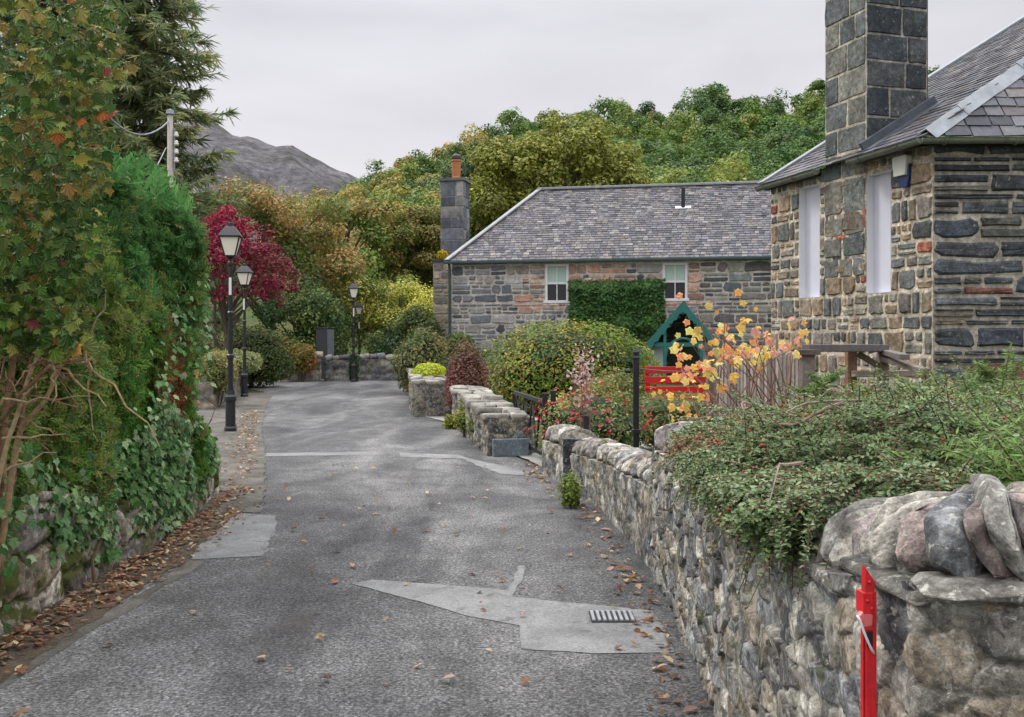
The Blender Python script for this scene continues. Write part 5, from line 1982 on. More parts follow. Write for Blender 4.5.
# ---- young sycamore with bare twisted stems in the near left corner
sb = np.array([-2.95, 4.9, .4])
sy = thing('sapling', 'broad-leaved sapling turning yellow, twisted bare stems, in front of the hedge at far left', 'tree', sb)
SK = [S(172, 146, 112), S(150, 118, 90), S(186, 164, 130), S(134, 102, 80)]
def stem(pts, r0, r1, col):
    pts = np.asarray(pts, float)
    k = len(pts)
    tt = np.linspace(0, k - 1, 26)
    p = np.stack([np.interp(tt, np.arange(k), pts[:, i]) for i in range(3)], 1)
    for _ in range(2):
        p[1:-1] = (p[:-2] + 2 * p[1:-1] + p[2:]) / 4
    p = p + np.stack([fbm(np.c_[tt * .8, tt * 0 + i * 7, tt * 0 + pts[0, 0] * 9], 3, i) for i in range(3)], 1) * .035
    return p, MB().tube(p, np.linspace(r0, r1, 26), 7, col)
ends = []
main = [
    ([P(2, 480, 4.9), P(30, 425, 4.9), P(92, 395, 4.85), P(150, 360, 4.8), P(196, 300, 4.7), P(255, 240, 4.7)], .026, .006) if False else
    ([P(-8, 600, 5.0), P(10, 500, 4.9), P(20, 430, 4.85), P(48, 400, 4.8), P(64, 352, 4.8), P(86, 308, 4.7)], .019, .006),
    ([P(0, 590, 5.1), P(3, 440, 5.0), P(14, 360, 5.0), P(26, 270, 5.0), P(34, 160, 5.0), P(30, 40, 5.0), P(26, -60, 5.0)], .021, .008),
    ([P(-14, 560, 4.8), P(4, 460, 4.8), P(24, 390, 4.7), P(50, 325, 4.7), P(72, 275, 4.7)], .014, .005),
    ([P(10, 520, 5.2), P(36, 300, 5.3), P(52, 180, 5.3), P(60, 60, 5.3), P(62, -60, 5.3)], .014, .007),
    ([P(-20, 470, 4.6), P(0, 330, 4.6), P(30, 170, 4.6), P(60, 100, 4.7)], .012, .005),
    ([P(-10, 440, 4.9), P(20, 400, 4.7), P(52, 366, 4.5), P(92, 362, 4.5)], .014, .004),
]
for k, (pts, r0, r1) in enumerate(main):
    p, m_ = stem(pts, r0, r1, SK[k % 4])
    m_.build('stem', M['bark'], sy, sb, smoothed=True)
    ends.append(p)
mb = MB()
for k in range(44):
    src = ends[rng.integers(len(ends))]
    a = src[rng.integers(4, 25)]
    dirn = np.array([rng.normal(.25, .5), rng.normal(-.1, .4), rng.normal(.25, .5)])
    L = rng.uniform(.15, .42)
    s_ = np.linspace(0, 1, 6)[:, None]
    pts = a + dirn * L * s_ + np.array([0, 0, -.15]) * L * s_ ** 2 + rng.normal(0, .012, (6, 3))
    mb.tube(pts, np.linspace(.007, .0025, 6), 5, SK[rng.integers(4)] * .9)
for k in range(18):      # old bramble canes lying across
    a = P(rng.uniform(-20, 15), rng.uniform(300, 400), 4.7)
    c = a + np.array([rng.uniform(.1, .42), rng.normal(0, .2), rng.normal(.02, .10)])
    m_ = (a + c) / 2 + np.array([0, 0, rng.uniform(0, .1)])
    mb.tube([a, (a + m_) / 2, m_, (m_ + c) / 2, c], .0035, 4, S(142, 104, 92))
mb.build('twig', M['bark'], sy, sb)
# leaves: hang in tiers round the upper stems
n = 3200
u = rng.uniform(0, 1, n)
py = -45 + 395 * rng.uniform(0, 1, n) ** .85
wd_px = np.interp(py, [-50, 60, 150, 230, 300, 350], [122, 118, 104, 92, 88, 80])
px = -30 + (wd_px + 30) * rng.uniform(0, 1, n) ** .8 + rng.normal(0, 6, n)
dd = rng.uniform(4.1, 5.4, n)
q = np.stack([(px - CX) / F * dd, dd, EYE + (HOR - py) * dd / F], 1)
keep_ = (fbm(q * 3.2, 3, 61) > -.22)
q, py = q[keep_], py[keep_]
nr = np.array([.45, -.75, .55]) + rng.normal(0, .45, q.shape)
SP = greens((92, 110, 58), (114, 126, 66), (74, 96, 52), (146, 144, 80), (104, 118, 74), (84, 106, 60), (138, 124, 76), (76, 98, 52))
cc = clumpcol(q, SP, 2.2, 31, .16)
red = rng.uniform(size=len(q)) < .025
cc[red] = pick(greens((168, 104, 62), (176, 130, 70), (150, 84, 80)), red.sum(), .15)
low_shade = py > 200  # lower leaves: darker green, with the shade down there put into their colour
cc[low_shade & (rng.uniform(size=len(q)) < .6)] *= np.array([.62, .85, .7])
mb = MB()
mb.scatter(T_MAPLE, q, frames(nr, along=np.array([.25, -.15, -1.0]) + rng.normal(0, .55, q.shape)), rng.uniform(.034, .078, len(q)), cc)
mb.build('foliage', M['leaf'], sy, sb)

# ---- spruces and trees on the left
conifer('big drooping spruce behind the utility pole, its top out of frame', (-14.7, 40.0, 0), 22, 4.7, 5, greens((136, 148, 108), (152, 158, 114), (118, 134, 106), (186, 180, 130), (136, 150, 120)), 42, .60, 1.5)
conifer('darker bluish spruce further left, half hidden behind the sapling', (-18.2, 39.5, 0), 23, 4.4, 6, greens((100, 120, 102), (114, 132, 108), (84, 104, 94)), 42, .60, 2.0)
tree('red_maple', 'crimson japanese maple rising behind the second lamp post', (-8.75, 30.6, 3.6), (2.55, 1.8, 1.95), .10, 70, 4200, .12, greens((134, 36, 62), (108, 32, 54), (156, 44, 76), (96, 34, 50), (126, 46, 64), (120, 62, 66)), T_IVY, .8, .9, 11, low=-.6, crel=(.08, .15))
tree('red_maple', 'sparse bright crimson maple top showing above the hedge beside the pole', (-9.4, 31.5, 4.75), (1.45, 1.2, 1.0), .06, 16, 1500, .125, greens((148, 36, 66), (164, 50, 78), (124, 34, 58)), T_IVY, .8, .6, 12, crel=(.16, .28))
tree('birch', 'orange-brown autumn tree behind the crimson maple', (-11.2, 46, 5.6), (4.6, 3.5, 4.0), .20, 46, 13000, .20, greens((100, 118, 62), (124, 128, 70), (148, 130, 84), (164, 132, 88), (160, 142, 100), (114, 122, 68)), T_DIA, .5, .7, 13, crel=(.12, .22))
tree('beech', 'tall olive and rust coloured tree standing left of the bend', (-9.6, 56, 6.4), (4.6, 3.8, 4.2), .22, 44, 12000, .24, greens((104, 122, 62), (130, 134, 72), (158, 136, 86), (148, 122, 80), (112, 126, 64)), T_DIA, .45, .7, 14, crel=(.12, .22))
tree('evergreen_tree', 'rounded green garden tree behind the cabinet', (-8.6, 40.5, 2.1), (1.9, 1.6, 1.9), .12, 26, 9000, .15, greens((66, 92, 56), (84, 108, 64), (54, 78, 50), (102, 116, 66)), T_DIA, .7, .2, 15, low=-.85)
tree('dogwood', 'tiered yellow-leaved tree left of the cottage', (-5.75, 50.5, 3.0), (2.5, 2.1, 1.8), .10, 34, 5600, .17, greens((208, 204, 108), (186, 188, 94), (216, 208, 128), (146, 158, 82), (120, 138, 72)), T_OVAL, .8, 1.4, 16, low=-.7, crel=(.18, .3))
tree('rowan', 'brownish thin-leaved tree above the yellow tree', (-5.6, 58, 6.6), (3.4, 2.6, 3.0), .16, 34, 9000, .21, greens((130, 128, 74), (150, 134, 90), (108, 122, 62), (98, 114, 58), (154, 146, 82)), T_DIA, .5, .7, 17, crel=(.14, .25))
tree('oak', 'dull green tree with golden tinge close to the cottage chimney', (-4.6, 60, 6.4), (3.6, 3, 4.3), .2, 38, 11000, .24, greens((104, 124, 58), (126, 138, 66), (88, 112, 50), (142, 144, 76)), T_DIA, .4, .7, 18, crel=(.15, .26))
tree('holly', 'dark green shrubby tree low behind the far bend wall', (-4.2, 41, 1.4), (2.0, 1.3, 1.3), .08, 20, 7000, .15, greens((62, 80, 52), (78, 96, 58), (48, 66, 46), (96, 108, 60)), T_DIA, .8, .2, 19, low=-.9)
tree('hazel', 'loose light green tree behind the smallest lamp post', (-8.9, 50, 3.6), (2.6, 2.2, 3.0), .12, 30, 8000, .20, greens((104, 124, 62), (128, 138, 70), (86, 106, 56), (150, 140, 80)), T_DIA, .45, .2, 20, low=-.85)
tree('hawthorn', 'russet hedge tree between the bend and the outbuilding', (-2.6, 56, 2.9), (2.4, 1.8, 2.4), .10, 26, 7500, .19, greens((140, 132, 72), (106, 120, 60), (170, 144, 90), (88, 110, 54)), T_DIA, .5, .7, 23, low=-.9)
# ---- trees behind the cottage
OL = greens((134, 138, 66), (146, 148, 76), (118, 124, 58), (156, 154, 84), (104, 116, 54))
tree('lime_tree', 'great olive-gold tree towering behind the cottage roof', (3.0, 60, 9.6), (6.1, 5.2, 6.6), .38, 92, 34000, .30, OL, T_DIA, .22, .8, 24, crel=(.12, .20), low=-.6)
tree('ash', 'dark open-branched tree behind the cottage chimney', (-2.9, 92, 15.6), (3.4, 3.2, 3.6), .25, 26, 5200, .36, greens((62, 80, 48), (78, 96, 54), (52, 66, 42)), T_DIA, .3, .2, 25, crel=(.2, .34))
tree('sycamore', 'mid green tree showing over the right half of the cottage roof', (9.6, 66, 7.2), (4.0, 3.4, 4.0), .25, 36, 11000, .28, greens((92, 110, 48), (112, 124, 54), (76, 94, 42), (132, 130, 60)), T_DIA, .3, .3, 26, crel=(.2, .32))
tree('elm', 'fresh green tree between the cottage ridge and the stone house', (15.6, 70, 7.8), (4.4, 3.6, 4.2), .25, 38, 11000, .28, greens((80, 102, 44), (100, 116, 50), (66, 86, 40), (118, 124, 56)), T_DIA, .3, .3, 27, crel=(.2, .32))

# ---- garden shrubs
bush('shrub', 'large rounded green shrub with coppery top in front of the cottage', 'shrub', (1.25, 22.0, .85), (1.95, 1.6, 1.15), 15000, .075, greens((112, 132, 56), (92, 114, 50), (134, 144, 66), (158, 142, 76), (78, 104, 46)), T_OVAL, up=.8, lump=.13, low=-.7, corecol=S(40, 48, 24), colsc=1.6)
bush('barberry', 'dusky red-brown twiggy shrub beside the large green shrub', 'shrub', (-.92, 20.2, .72), (.44, .42, .80), 4200, .05, greens((134, 84, 80), (114, 74, 70), (150, 104, 92), (108, 88, 66)), T_DIA, lump=.16, low=-.9, corecol=S(72, 48, 44))
bush('fuchsia', 'tall fuchsia bush dotted with red flowers beyond the garden wall', 'shrub', (-2.55, 28.2, .85), (.78, .7, .98), 5200, .085, greens((94, 110, 68), (114, 126, 80), (76, 94, 58), (132, 122, 82)), T_OVAL, lump=.2, low=-.9, corecol=S(40, 50, 30))
bush('box_hedge', 'little bright yellow-green clipped hedge on the garden wall', 'hedge', (-1.95, 23.5, .82), (.40, .9, .20), 3200, .045, greens((196, 200, 60), (176, 186, 54), (210, 208, 84), (150, 166, 50)), T_DIA, lump=.05, low=-.9, corecol=S(92, 104, 30), stems=4)
bush('shrub', 'dark low shrub behind the yellow-green hedge', 'shrub', (-1.5, 24.4, .62), (.45, .8, .46), 2600, .06, greens((70, 80, 56), (92, 84, 66), (56, 70, 46)), T_OVAL, low=-.9, corecol=S(36, 40, 28))
bush('creeper', 'square-cut dark green creeper on the cottage wall between its windows', 'creeper', tuple(cw3((wins[0][1] + wins[1][0]) / 2 + .0, -.16, 2.45)), (1.85, .34, 1.42), 1, .1, greens((50, 74, 46), (62, 88, 54)), stems=0) if False else None
q0 = cw3(0, 0, 0)
crb = cw3(5.3, -.2, 0)
t = thing('creeper', 'square-cut dark green creeper on the cottage wall between its windows', 'creeper', crb)
ua, ub = wz(570, 300)[0], wz(664, 300)[0]
zt_ = wz(610, 281)[1]
n = 15000
u = ua + (ub - ua) * rng.uniform(0, 1, n)
z = .8 + (zt_ - .8) * rng.uniform(0, 1, n) ** .9
q = np.array([cw3(a, 0, 0) for a in u]); q[:, 2] = z
edge = np.minimum(np.minimum(u - ua, ub - u), zt_ - z)
th = .40 * smooth(-.05, .3, edge) + fbm(np.c_[u * 2, z * 2, u * 0], 3, 3) * .25
q = q - b3[None] * (th * rng.uniform(.75, 1.05, n) + .02)[:, None]
q[:, 2] += np.where(zt_ - z < .1, rng.normal(0, .05, n), 0)
mb = MB()
mb.scatter(T_OVAL, q, frames(-b3 + np.array([0, 0, .8]) + rng.normal(0, .5, q.shape)), rng.uniform(.07, .15, n), clumpcol(q, greens((66, 100, 52), (54, 86, 46), (86, 118, 62), (70, 102, 58)), 1.3, 4))
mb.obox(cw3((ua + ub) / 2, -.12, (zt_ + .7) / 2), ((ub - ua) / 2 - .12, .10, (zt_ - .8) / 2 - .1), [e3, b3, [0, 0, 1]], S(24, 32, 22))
mb.build('foliage', M['leaf'], t, crb)

# roses and flowers just behind the low wall
t = bush('rose_bush', 'rose bush with small red and pink blooms behind the low wall', 'flowers', (1.02, 12.6, .46), (.66, .7, .48), 3600, .045, greens((98, 114, 70), (122, 132, 84), (76, 96, 56), (140, 134, 90)), T_OVAL, lump=.25, low=-.8, corecol=S(44, 54, 32))
p, nr, v = blob(84, (1.02, 12.5, .50), (.72, .74, .52), .2, 3, -.1, .05)
for c, n_ in zip(p, nr):
    mb = MB()
    fr_ = frames(n_[None] + rng.normal(0, .3, (5, 3)))
    mb.scatter(T_IVY, np.repeat(c[None], 5, 0) + rng.normal(0, .008, (5, 3)), fr_, rng.uniform(.025, .045, 5), pick([S(206, 40, 64), S(224, 70, 96), S(190, 30, 44), S(232, 110, 120)], 5, .1))
    mb.build('bloom', M['petal'], t, t.location)
bush('hydrangea', 'small pale yellow-green hydrangea beside the black gate', 'flowers', (.62, 13.4, .52), (.22, .25, .36), 900, .05, greens((190, 196, 130), (168, 180, 110), (206, 204, 150)), T_OVAL, low=-.8, stems=3)
bush('shrub', 'olive garden shrub between the large green shrub and the red bench', 'shrub', (1.75, 17.2, .58), (.62, .6, .50), 3600, .05, greens((140, 136, 78), (116, 122, 66), (158, 150, 92), (92, 106, 58)), T_OVAL, lump=.22, low=-.85)
bush('shrub', 'green leafy plants under the red bench', 'shrub', (2.35, 14.2, .40), (1.2, .7, .44), 4200, .055, greens((92, 112, 64), (116, 128, 80), (74, 94, 52), (138, 120, 84)), T_OVAL, lump=.25, low=-.8)
# tall pink-white flower stalk
fb_ = np.array([.88, 11.55, 0])
t = thing('flower_stalk', 'tall stalk of pale pinkish white papery flowers behind the low wall', 'flowers', fb_)
mb = MB()
stk = []
for px, py in ((586, 346), (578, 350), (592, 358), (572, 372), (582, 362)):
    top = P(px, py, 11.5)
    pts = [fb_ + rng.normal(0, .02, 3) * (1, 1, 0), fb_ * .5 + top * .5 + (0, 0, .1), top]
    MB().tube(pts, [.008, .006, .003], 5, S(150, 96, 100)).build('stem', M['bark'], t, fb_)
    stk.append((fb_ * .5 + top * .5 + (0, 0, .1), top))
for a, c in stk:
    mb = MB()
    m = 46
    s_ = rng.uniform(.25, 1.05, m)[:, None]
    q = a + (c - a) * s_ + rng.normal(0, .035, (m, 3))
    mb.scatter(T_IVY, q, frames(rng.normal(size=q.shape)), rng.uniform(.03, .055, m), pick([S(222, 200, 200), S(206, 176, 178), S(230, 216, 212), S(206, 150, 122)], m, .08))
    mb.build('bloom', M['petal'], t, fb_)

# yellow-leaved climber
T_VINE = lobed([(-2.3, .40), (-1.15, .55), (-.0, .68), (1.15, .55), (2.3, .40)], .72, .3)
vb = np.array([2.0, 7.6, .3])
t = thing('vine', 'climber with large yellow and orange autumn leaves sprawling over the picket fence', 'climber', vb)
mb = MB()
tips = []
for k in range(34):
    px, py = rng.uniform(672, 806), rng.uniform(312, 400)
    top = P(px, py, rng.uniform(6.9, 8.0))
    a = vb + np.array([rng.normal(0, .35), rng.normal(0, .25), rng.uniform(.1, .6)])
    m_ = (a + top) / 2 + rng.normal(0, .12, 3) + (0, 0, .12)
    s_ = np.linspace(0, 1, 9)[:, None]
    pts = (1 - s_) ** 2 * a + 2 * s_ * (1 - s_) * m_ + s_ ** 2 * top
    mb.tube(pts, np.linspace(.007, .0025, 9), 5, S(150, 110, 96) * rng.uniform(.7, 1.1))
    tips.append(pts)
for c in ((735, 290), (696, 300), (800, 318), (786, 327), (725, 312)):
    top = P(*c, 7.2)
    a = tips[rng.integers(len(tips))][4]
    s_ = np.linspace(0, 1, 9)[:, None]
    pts = a + (top - a) * s_ + np.array([0, 0, .1]) * np.sin(s_ * 3.14)
    mb.tube(pts, np.linspace(.005, .002, 9), 5, S(150, 110, 96))
    tips.append(pts)
mb.build('stem', M['bark'], t, vb)
pl, ptz = [], []
spots = [(734, 290, 1), (697, 301, 2), (742, 310, 2), (757, 314, 2), (690, 330, 3), (717, 328, 3), (700, 344, 3), (730, 338, 5), (745, 340, 5), (766, 338, 5), (778, 343, 4), (800, 318, 2), (811, 316, 1), (788, 336, 3), (804, 336, 2), (796, 345, 3),
         (680, 352, 4), (700, 362, 6), (720, 352, 6), (735, 356, 6), (752, 354, 5), (770, 352, 4), (690, 372, 6), (712, 372, 6), (730, 372, 4), (670, 398, 4), (685, 405, 4), (702, 392, 4), (660, 395, 2), (674, 382, 3), (718, 388, 3), (745, 366, 3), (708, 340, 4), (762, 346, 4), (696, 410, 3)]
for x, y, m in spots:
    for _ in range(int(m * 1.45)):
        pl.append(P(x + rng.normal(0, 7), y + rng.normal(0, 6), rng.uniform(6.9, 7.7)))
q = np.array(pl)
mb = MB()
YP = [S(*c) for c in ((240, 204, 112), (246, 218, 138), (236, 180, 104), (234, 166, 122), (236, 176, 158), (226, 216, 136), (242, 196, 100))]
mb.scatter(T_VINE, q, frames(np.array([-.2, -.9, .35]) + rng.normal(0, .5, q.shape), along=np.array([0, 0, -.8]) + rng.normal(0, .7, q.shape)), rng.uniform(.04, .085, len(q)), pick(YP, len(q), .1))
mb.build('foliage', M['petal'], t, vb)


# ---- cotoneaster pouring over the tall wall, built from arching sprays
def sprays(mb, tw, starts, dirs, L, nleaf, leaf, pal, droop, twig=S(110, 82, 66), T=T_OVAL, colsc=2.0, seed=3, subs=5, rad=.003):
    QP, QN, QA = [], [], []
    for a, d, l in zip(starts, dirs, L):
        s_ = np.linspace(0, 1, 8)
        pts = a + d * l * s_[:, None] + np.c_[s_ * 0, s_ * 0, -droop * l * s_ ** 2]
        tw.tube(pts, np.linspace(rad, .0012, 8), 4, twig * rng.uniform(.6, 1.3), cap=False)
        side = unit(np.cross(d, (0, 0, 1)) + 1e-6)
        upv = np.cross(side, d)
        lines = [(pts[0], pts[-1], pts)]
        for k in range(subs):
            f = rng.uniform(.1, .85)
            b_ = np.array([np.interp(f, s_, pts[:, i]) for i in range(3)])
            sg = rng.choice([-1, 1])
            dd_ = unit(d * .8 + side * sg * rng.uniform(.5, 1.1) + upv * rng.normal(.05, .2))
            l2 = l * rng.uniform(.2, .42) * (1.1 - f)
            p2 = b_ + dd_ * l2 * s_[:, None] + np.c_[s_ * 0, s_ * 0, -droop * l2 * s_ ** 2]
            lines.append((p2[0], p2[-1], p2))
        for _, _, pp_ in lines:
            ln_ = np.linalg.norm(pp_[-1] - pp_[0])
            m = max(4, int(nleaf * ln_ / l))
            f = (np.arange(m) + rng.uniform(0, 1, m)) / m
            q = np.stack([np.interp(f, s_, pp_[:, i]) for i in range(3)], 1)
            dv = unit(pp_[-1] - pp_[0])
            sg = np.where(np.arange(m) % 2 == 0, 1, -1)
            sv = unit(np.cross(dv, (0, 0, 1)) + 1e-6)
            QP.append(q)
            QA.append(dv * .45 + sv * sg[:, None] + rng.normal(0, .3, (m, 3)))
            QN.append(np.array([0, 0, 1.0]) + rng.normal(0, .45, (m, 3)) + np.array([-.25, -.2, 0]))
    q = np.concatenate(QP)
    mb.scatter(T, q, frames(np.concatenate(QN), along=np.concatenate(QA)), leaf * rng.uniform(.6, 1.35, len(q)), clumpcol(q, pal, colsc, seed, .2))
    return q


cb = np.array([1.5, 4.0, .9])
ct = thing('cotoneaster', 'dense small-leaved cotoneaster with red berries spilling over the tall wall', 'shrub', cb)
# ridge surface of the mound: x from the wall face inwards, along the wall
def mound(u, s, in_=1.15):
    """u 0..1 from the tip hanging on the road face, up over the coping and back; s along the wall"""
    y = 2.62 + s * 2.25
    amp = np.interp(s, [0, .12, .35, .7, 1], [.10, .42, 1, .85, .35])
    wx = np.interp(y, [2, 4.5, 6.2], [.73, .90, .97])
    x = np.interp(u, [0, .16, .34, .6, 1], [-.07, -.12, .04, .5, in_]) + wx
    z = np.interp(u, [0, .16, .34, .6, 1], [1.17, 1.22, 1.28, 1.34, 1.32])
    base = np.interp(u, [0, .16, .34, .6, 1], [1.16, 1.16, 1.2, 1.2, 1.2])
    return np.stack([x + 0 * u, y, base + (z - base) * amp - .03 * (s - .3)], -1)
n = 2300
u, s = rng.uniform(0, 1, n) ** 1.1, rng.uniform(0, 1, n)
st = mound(u, s)
lum = fbm(st * 2.3, 3, 14)
st[:, 2] += lum * .10
st[:, 0] += lum * .08
flow = np.where((u < .34)[:, None], np.array([-.45, -.15, -.75]), np.where((u < .6)[:, None], np.array([-.9, -.25, -.12]), np.array([-.6, -.35, .2])))
dr = unit(flow + rng.normal(0, .42, st.shape))
mb, tw_ = MB(), MB()
CT = greens((92, 112, 72), (78, 100, 60), (112, 130, 92), (130, 144, 114), (100, 112, 70), (68, 88, 54), (134, 116, 84))
sprays(mb, tw_, st, dr, rng.uniform(.10, .30, n) * np.where(u < .25, .42, 1), 36, .0155, CT, .25, subs=4, seed=9)
# under-layer
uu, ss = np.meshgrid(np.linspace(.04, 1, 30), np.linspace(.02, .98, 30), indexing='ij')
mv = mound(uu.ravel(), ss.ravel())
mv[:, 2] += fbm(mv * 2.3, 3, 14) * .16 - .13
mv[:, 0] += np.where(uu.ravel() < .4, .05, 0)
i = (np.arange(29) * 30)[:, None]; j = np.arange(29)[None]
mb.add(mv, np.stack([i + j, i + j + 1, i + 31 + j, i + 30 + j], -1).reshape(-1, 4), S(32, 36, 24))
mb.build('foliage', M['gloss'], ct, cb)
for k in range(7):
    u_, s0 = rng.uniform(.1, .8), rng.uniform(.05, .8)
    f = np.linspace(0, 1, 10)
    pp_ = mound(np.clip(u_ - f * rng.uniform(.0, .5), 0.02, 1), np.clip(s0 + f * rng.uniform(-.12, .12), 0, 1)) + np.array([-.02, -.02, .075])
    pp_ = pp_ + np.stack([fbm(np.c_[f * 4, f * 0 + k, f * 0 + i_], 3, i_) for i_ in range(3)], 1) * .10
    for _ in range(3):
        pp_[1:-1] = (pp_[:-2] + 2 * pp_[1:-1] + pp_[2:]) / 4
    tw_.tube(pp_, np.linspace(.006, .002, 10), 5, S(156, 136, 124) * rng.uniform(.7, 1.1))
pb = P(718, 450, 4.35)
for k in range(6):
    a = pb + rng.normal(0, .03, 3)
    c = a + np.array([rng.normal(0, .10), -.05, rng.normal(-.02, .05)])
    tw_.tube([a, (a + c) / 2 + (0, 0, .02), c], .007, 5, S(128, 44, 48))
tw_.build('twig', M['bark'], ct, cb)
m = 60
bq_ = mound(rng.uniform(0, .8, m), rng.uniform(0, 1, m)) + rng.normal(0, .05, (m, 3)) + np.array([-.03, -.04, .07])
V0, F0 = sphere_grid(7, 5, 1, 1)
for c in bq_:
    MB().add(V0 * rng.uniform(.003, .005) + c, F0, S(190, 40, 34)).build('berry', M['gloss'], ct, cb, smoothed=True)

# ---- feathery juniper behind it, upper right
jb = np.array([3.0, 5.6, .7])
jn = thing('juniper', 'feathery juniper with upswept sprays behind the tall wall at far right', 'shrub', jb)
n = 900
yj = 2.5 + 4.2 * rng.uniform(0, 1, n) ** 1.3
pj = rng.uniform(800, 1120, n)
st = np.stack([(pj - CX) / F * yj, yj, np.interp(yj, [2.5, 3.2, 5, 6.7], [1.12, 1.16, 1.22, 1.20]) + .08 * (pj - 950) / 100], 1)
st = st[st[:, 0] > 1.26]
n = len(st)
st[:, 2] += fbm(st * 1.4, 3, 5) * .16
dr = unit(np.array([-.45, -.35, .42]) + rng.normal(0, .5, st.shape) * np.array([1, 1, .5]))
mb, tw_ = MB(), MB()
JP = greens((100, 126, 66), (120, 142, 76), (84, 108, 60), (68, 92, 54), (138, 152, 90))
T_NEED = ([(0, 0, 0), (.085, .4, .02), (0, 1, 0), (-.085, .4, .02)], [(0, 1, 2, 3)])
sprays(mb, tw_, st, dr, rng.uniform(.2, .42, n), 64, .034, JP, .22, T=T_NEED, subs=6, seed=17, rad=.003)
for (px, py, tx, ty, d) in ((800, 400, 845, 366, 6.4), (830, 398, 800, 380, 6.2), (985, 420, 1005, 340, 5.6), (985, 420, 958, 372, 5.6), (985, 425, 1022, 378, 5.5), (890, 410, 905, 376, 5.9), (870, 405, 850, 388, 5.9), (1000, 400, 985, 355, 5.6), (935, 420, 950, 385, 5.6)):
    a, c = P(px, py, d), P(tx, ty, d - .1)
    L = np.linalg.norm(c - a)
    for k in range(4):
        sprays(mb, tw_, [a + rng.normal(0, .03, 3)], [unit(c - a + rng.normal(0, .05, 3))], [L * rng.uniform(.8, 1.05)], 110, .038, JP, .06, T=T_NEED, subs=12, seed=18, rad=.005)
V, Fq = sphere_grid(36, 14, 1, 1)
dd_ = 1 + .22 * fbm(V * 3, 3, 8)
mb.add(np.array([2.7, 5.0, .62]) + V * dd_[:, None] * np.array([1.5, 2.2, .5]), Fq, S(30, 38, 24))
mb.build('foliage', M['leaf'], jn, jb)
tw_.build('branch', M['bark'], jn, jb)
mb = MB()
sp = P(1017, 475, 3.9)
mb.tube([sp + (0, 0, -.25), sp + (.01, 0, .1), sp + (0.0, 0, .26)], [.016, .013, .009], 6, S(150, 128, 104))
t = mb.build('stick', M['bark'], None, sp)
tag(t, 'thin bare stick upright behind the near coping at the right edge', 'stick')

# ---- plants at wall feet and on walls
WG = greens((104, 124, 60), (128, 142, 72), (86, 106, 52), (164, 156, 70))
bush('wall_plant', 'leafy green plant growing from the foot of the low wall', 'plant', (.56, 9.62, .16), (.11, .13, .20), 420, .035, WG, low=-.9, stems=3)
k_ = 0
for px, py, d, r, lab in ((462, 420, 16.4, .16, 'yellowish'), (480, 425, 15.4, .22, 'straggling yellow-green'), (450, 424, 17.8, .12, 'small fresh green'), (497, 440, 14.3, .14, 'low'), (470, 408, 16.9, .2, 'bushy upper'), (489, 420, 14.9, .2, 'yellow flowering upper')):
    c = P(px, py, d)
    bush('wall_plant', lab + ' weed growing from the road face of the flat-capped wall', 'plant', (c[0], c[1], max(c[2], .12)), (r, r * 1.2, r * 1.1), 420, .04, WG, low=-.9, stems=2)
bush('shrub', 'rusty bush growing out of the short stone wall left of the bend', 'shrub', (-7.6, 36.1, .85), (.55, .5, .55), 2400, .085, greens((112, 116, 58), (144, 112, 64), (92, 106, 56), (160, 98, 60)), low=-.9)
bush('ivy', 'ivy wrapped round the foot of the lamp post at the bend', 'ivy', (-5.74, 36.3, .5), (.17, .2, .55), 1200, .07, greens((58, 84, 50), (76, 100, 60), (48, 70, 44)), T_IVY, low=-.95, stems=0)
bush('shrub', 'pale variegated shrub draped over the low left wall', 'shrub', (-8.1, 29.4, .88), (.62, 1.7, .38), 6000, .06, greens((156, 160, 112), (128, 138, 86), (180, 180, 138), (104, 118, 70)), low=-.85, corecol=S(70, 74, 44))
bush('shrub', 'straw-coloured shrub just behind the nearest lamp post', 'shrub', (-6.85, 23.2, .78), (.42, .8, .52), 4200, .055, greens((150, 142, 90), (126, 128, 74), (166, 150, 98), (104, 112, 62)), low=-.9, corecol=S(66, 64, 38))
bush('shrub', 'dark green shrub under the crimson maple', 'shrub', (-8.3, 32.2, .95), (1.3, .9, 1.0), 6500, .09, greens((76, 92, 52), (92, 108, 60), (60, 76, 46), (120, 112, 66)), low=-.9, corecol=S(34, 42, 26))
bush('shrub', 'olive shrub row at the left end of the bend', 'shrub', (-9.6, 38.4, .9), (1.5, .8, .95), 6000, .10, greens((116, 118, 62), (136, 128, 72), (92, 102, 54)), low=-.9)
bush('yellow_weed', 'yellow flowering tuft growing on the shoulder of the cottage chimney', 'plant', tuple(cw3(-1.15, 2.75, 4.92)), (.22, .2, .24), 500, .08, greens((222, 190, 52), (196, 170, 50), (150, 140, 54)), low=-.9, stems=0)
bush('shrub', 'thin green bush at the corner of the cottage by the downpipe', 'shrub', tuple(cw3(.5, -1.0, .9)), (.7, .6, .9), 3600, .09, greens((96, 110, 58), (120, 124, 70), (78, 94, 50)), low=-.9)

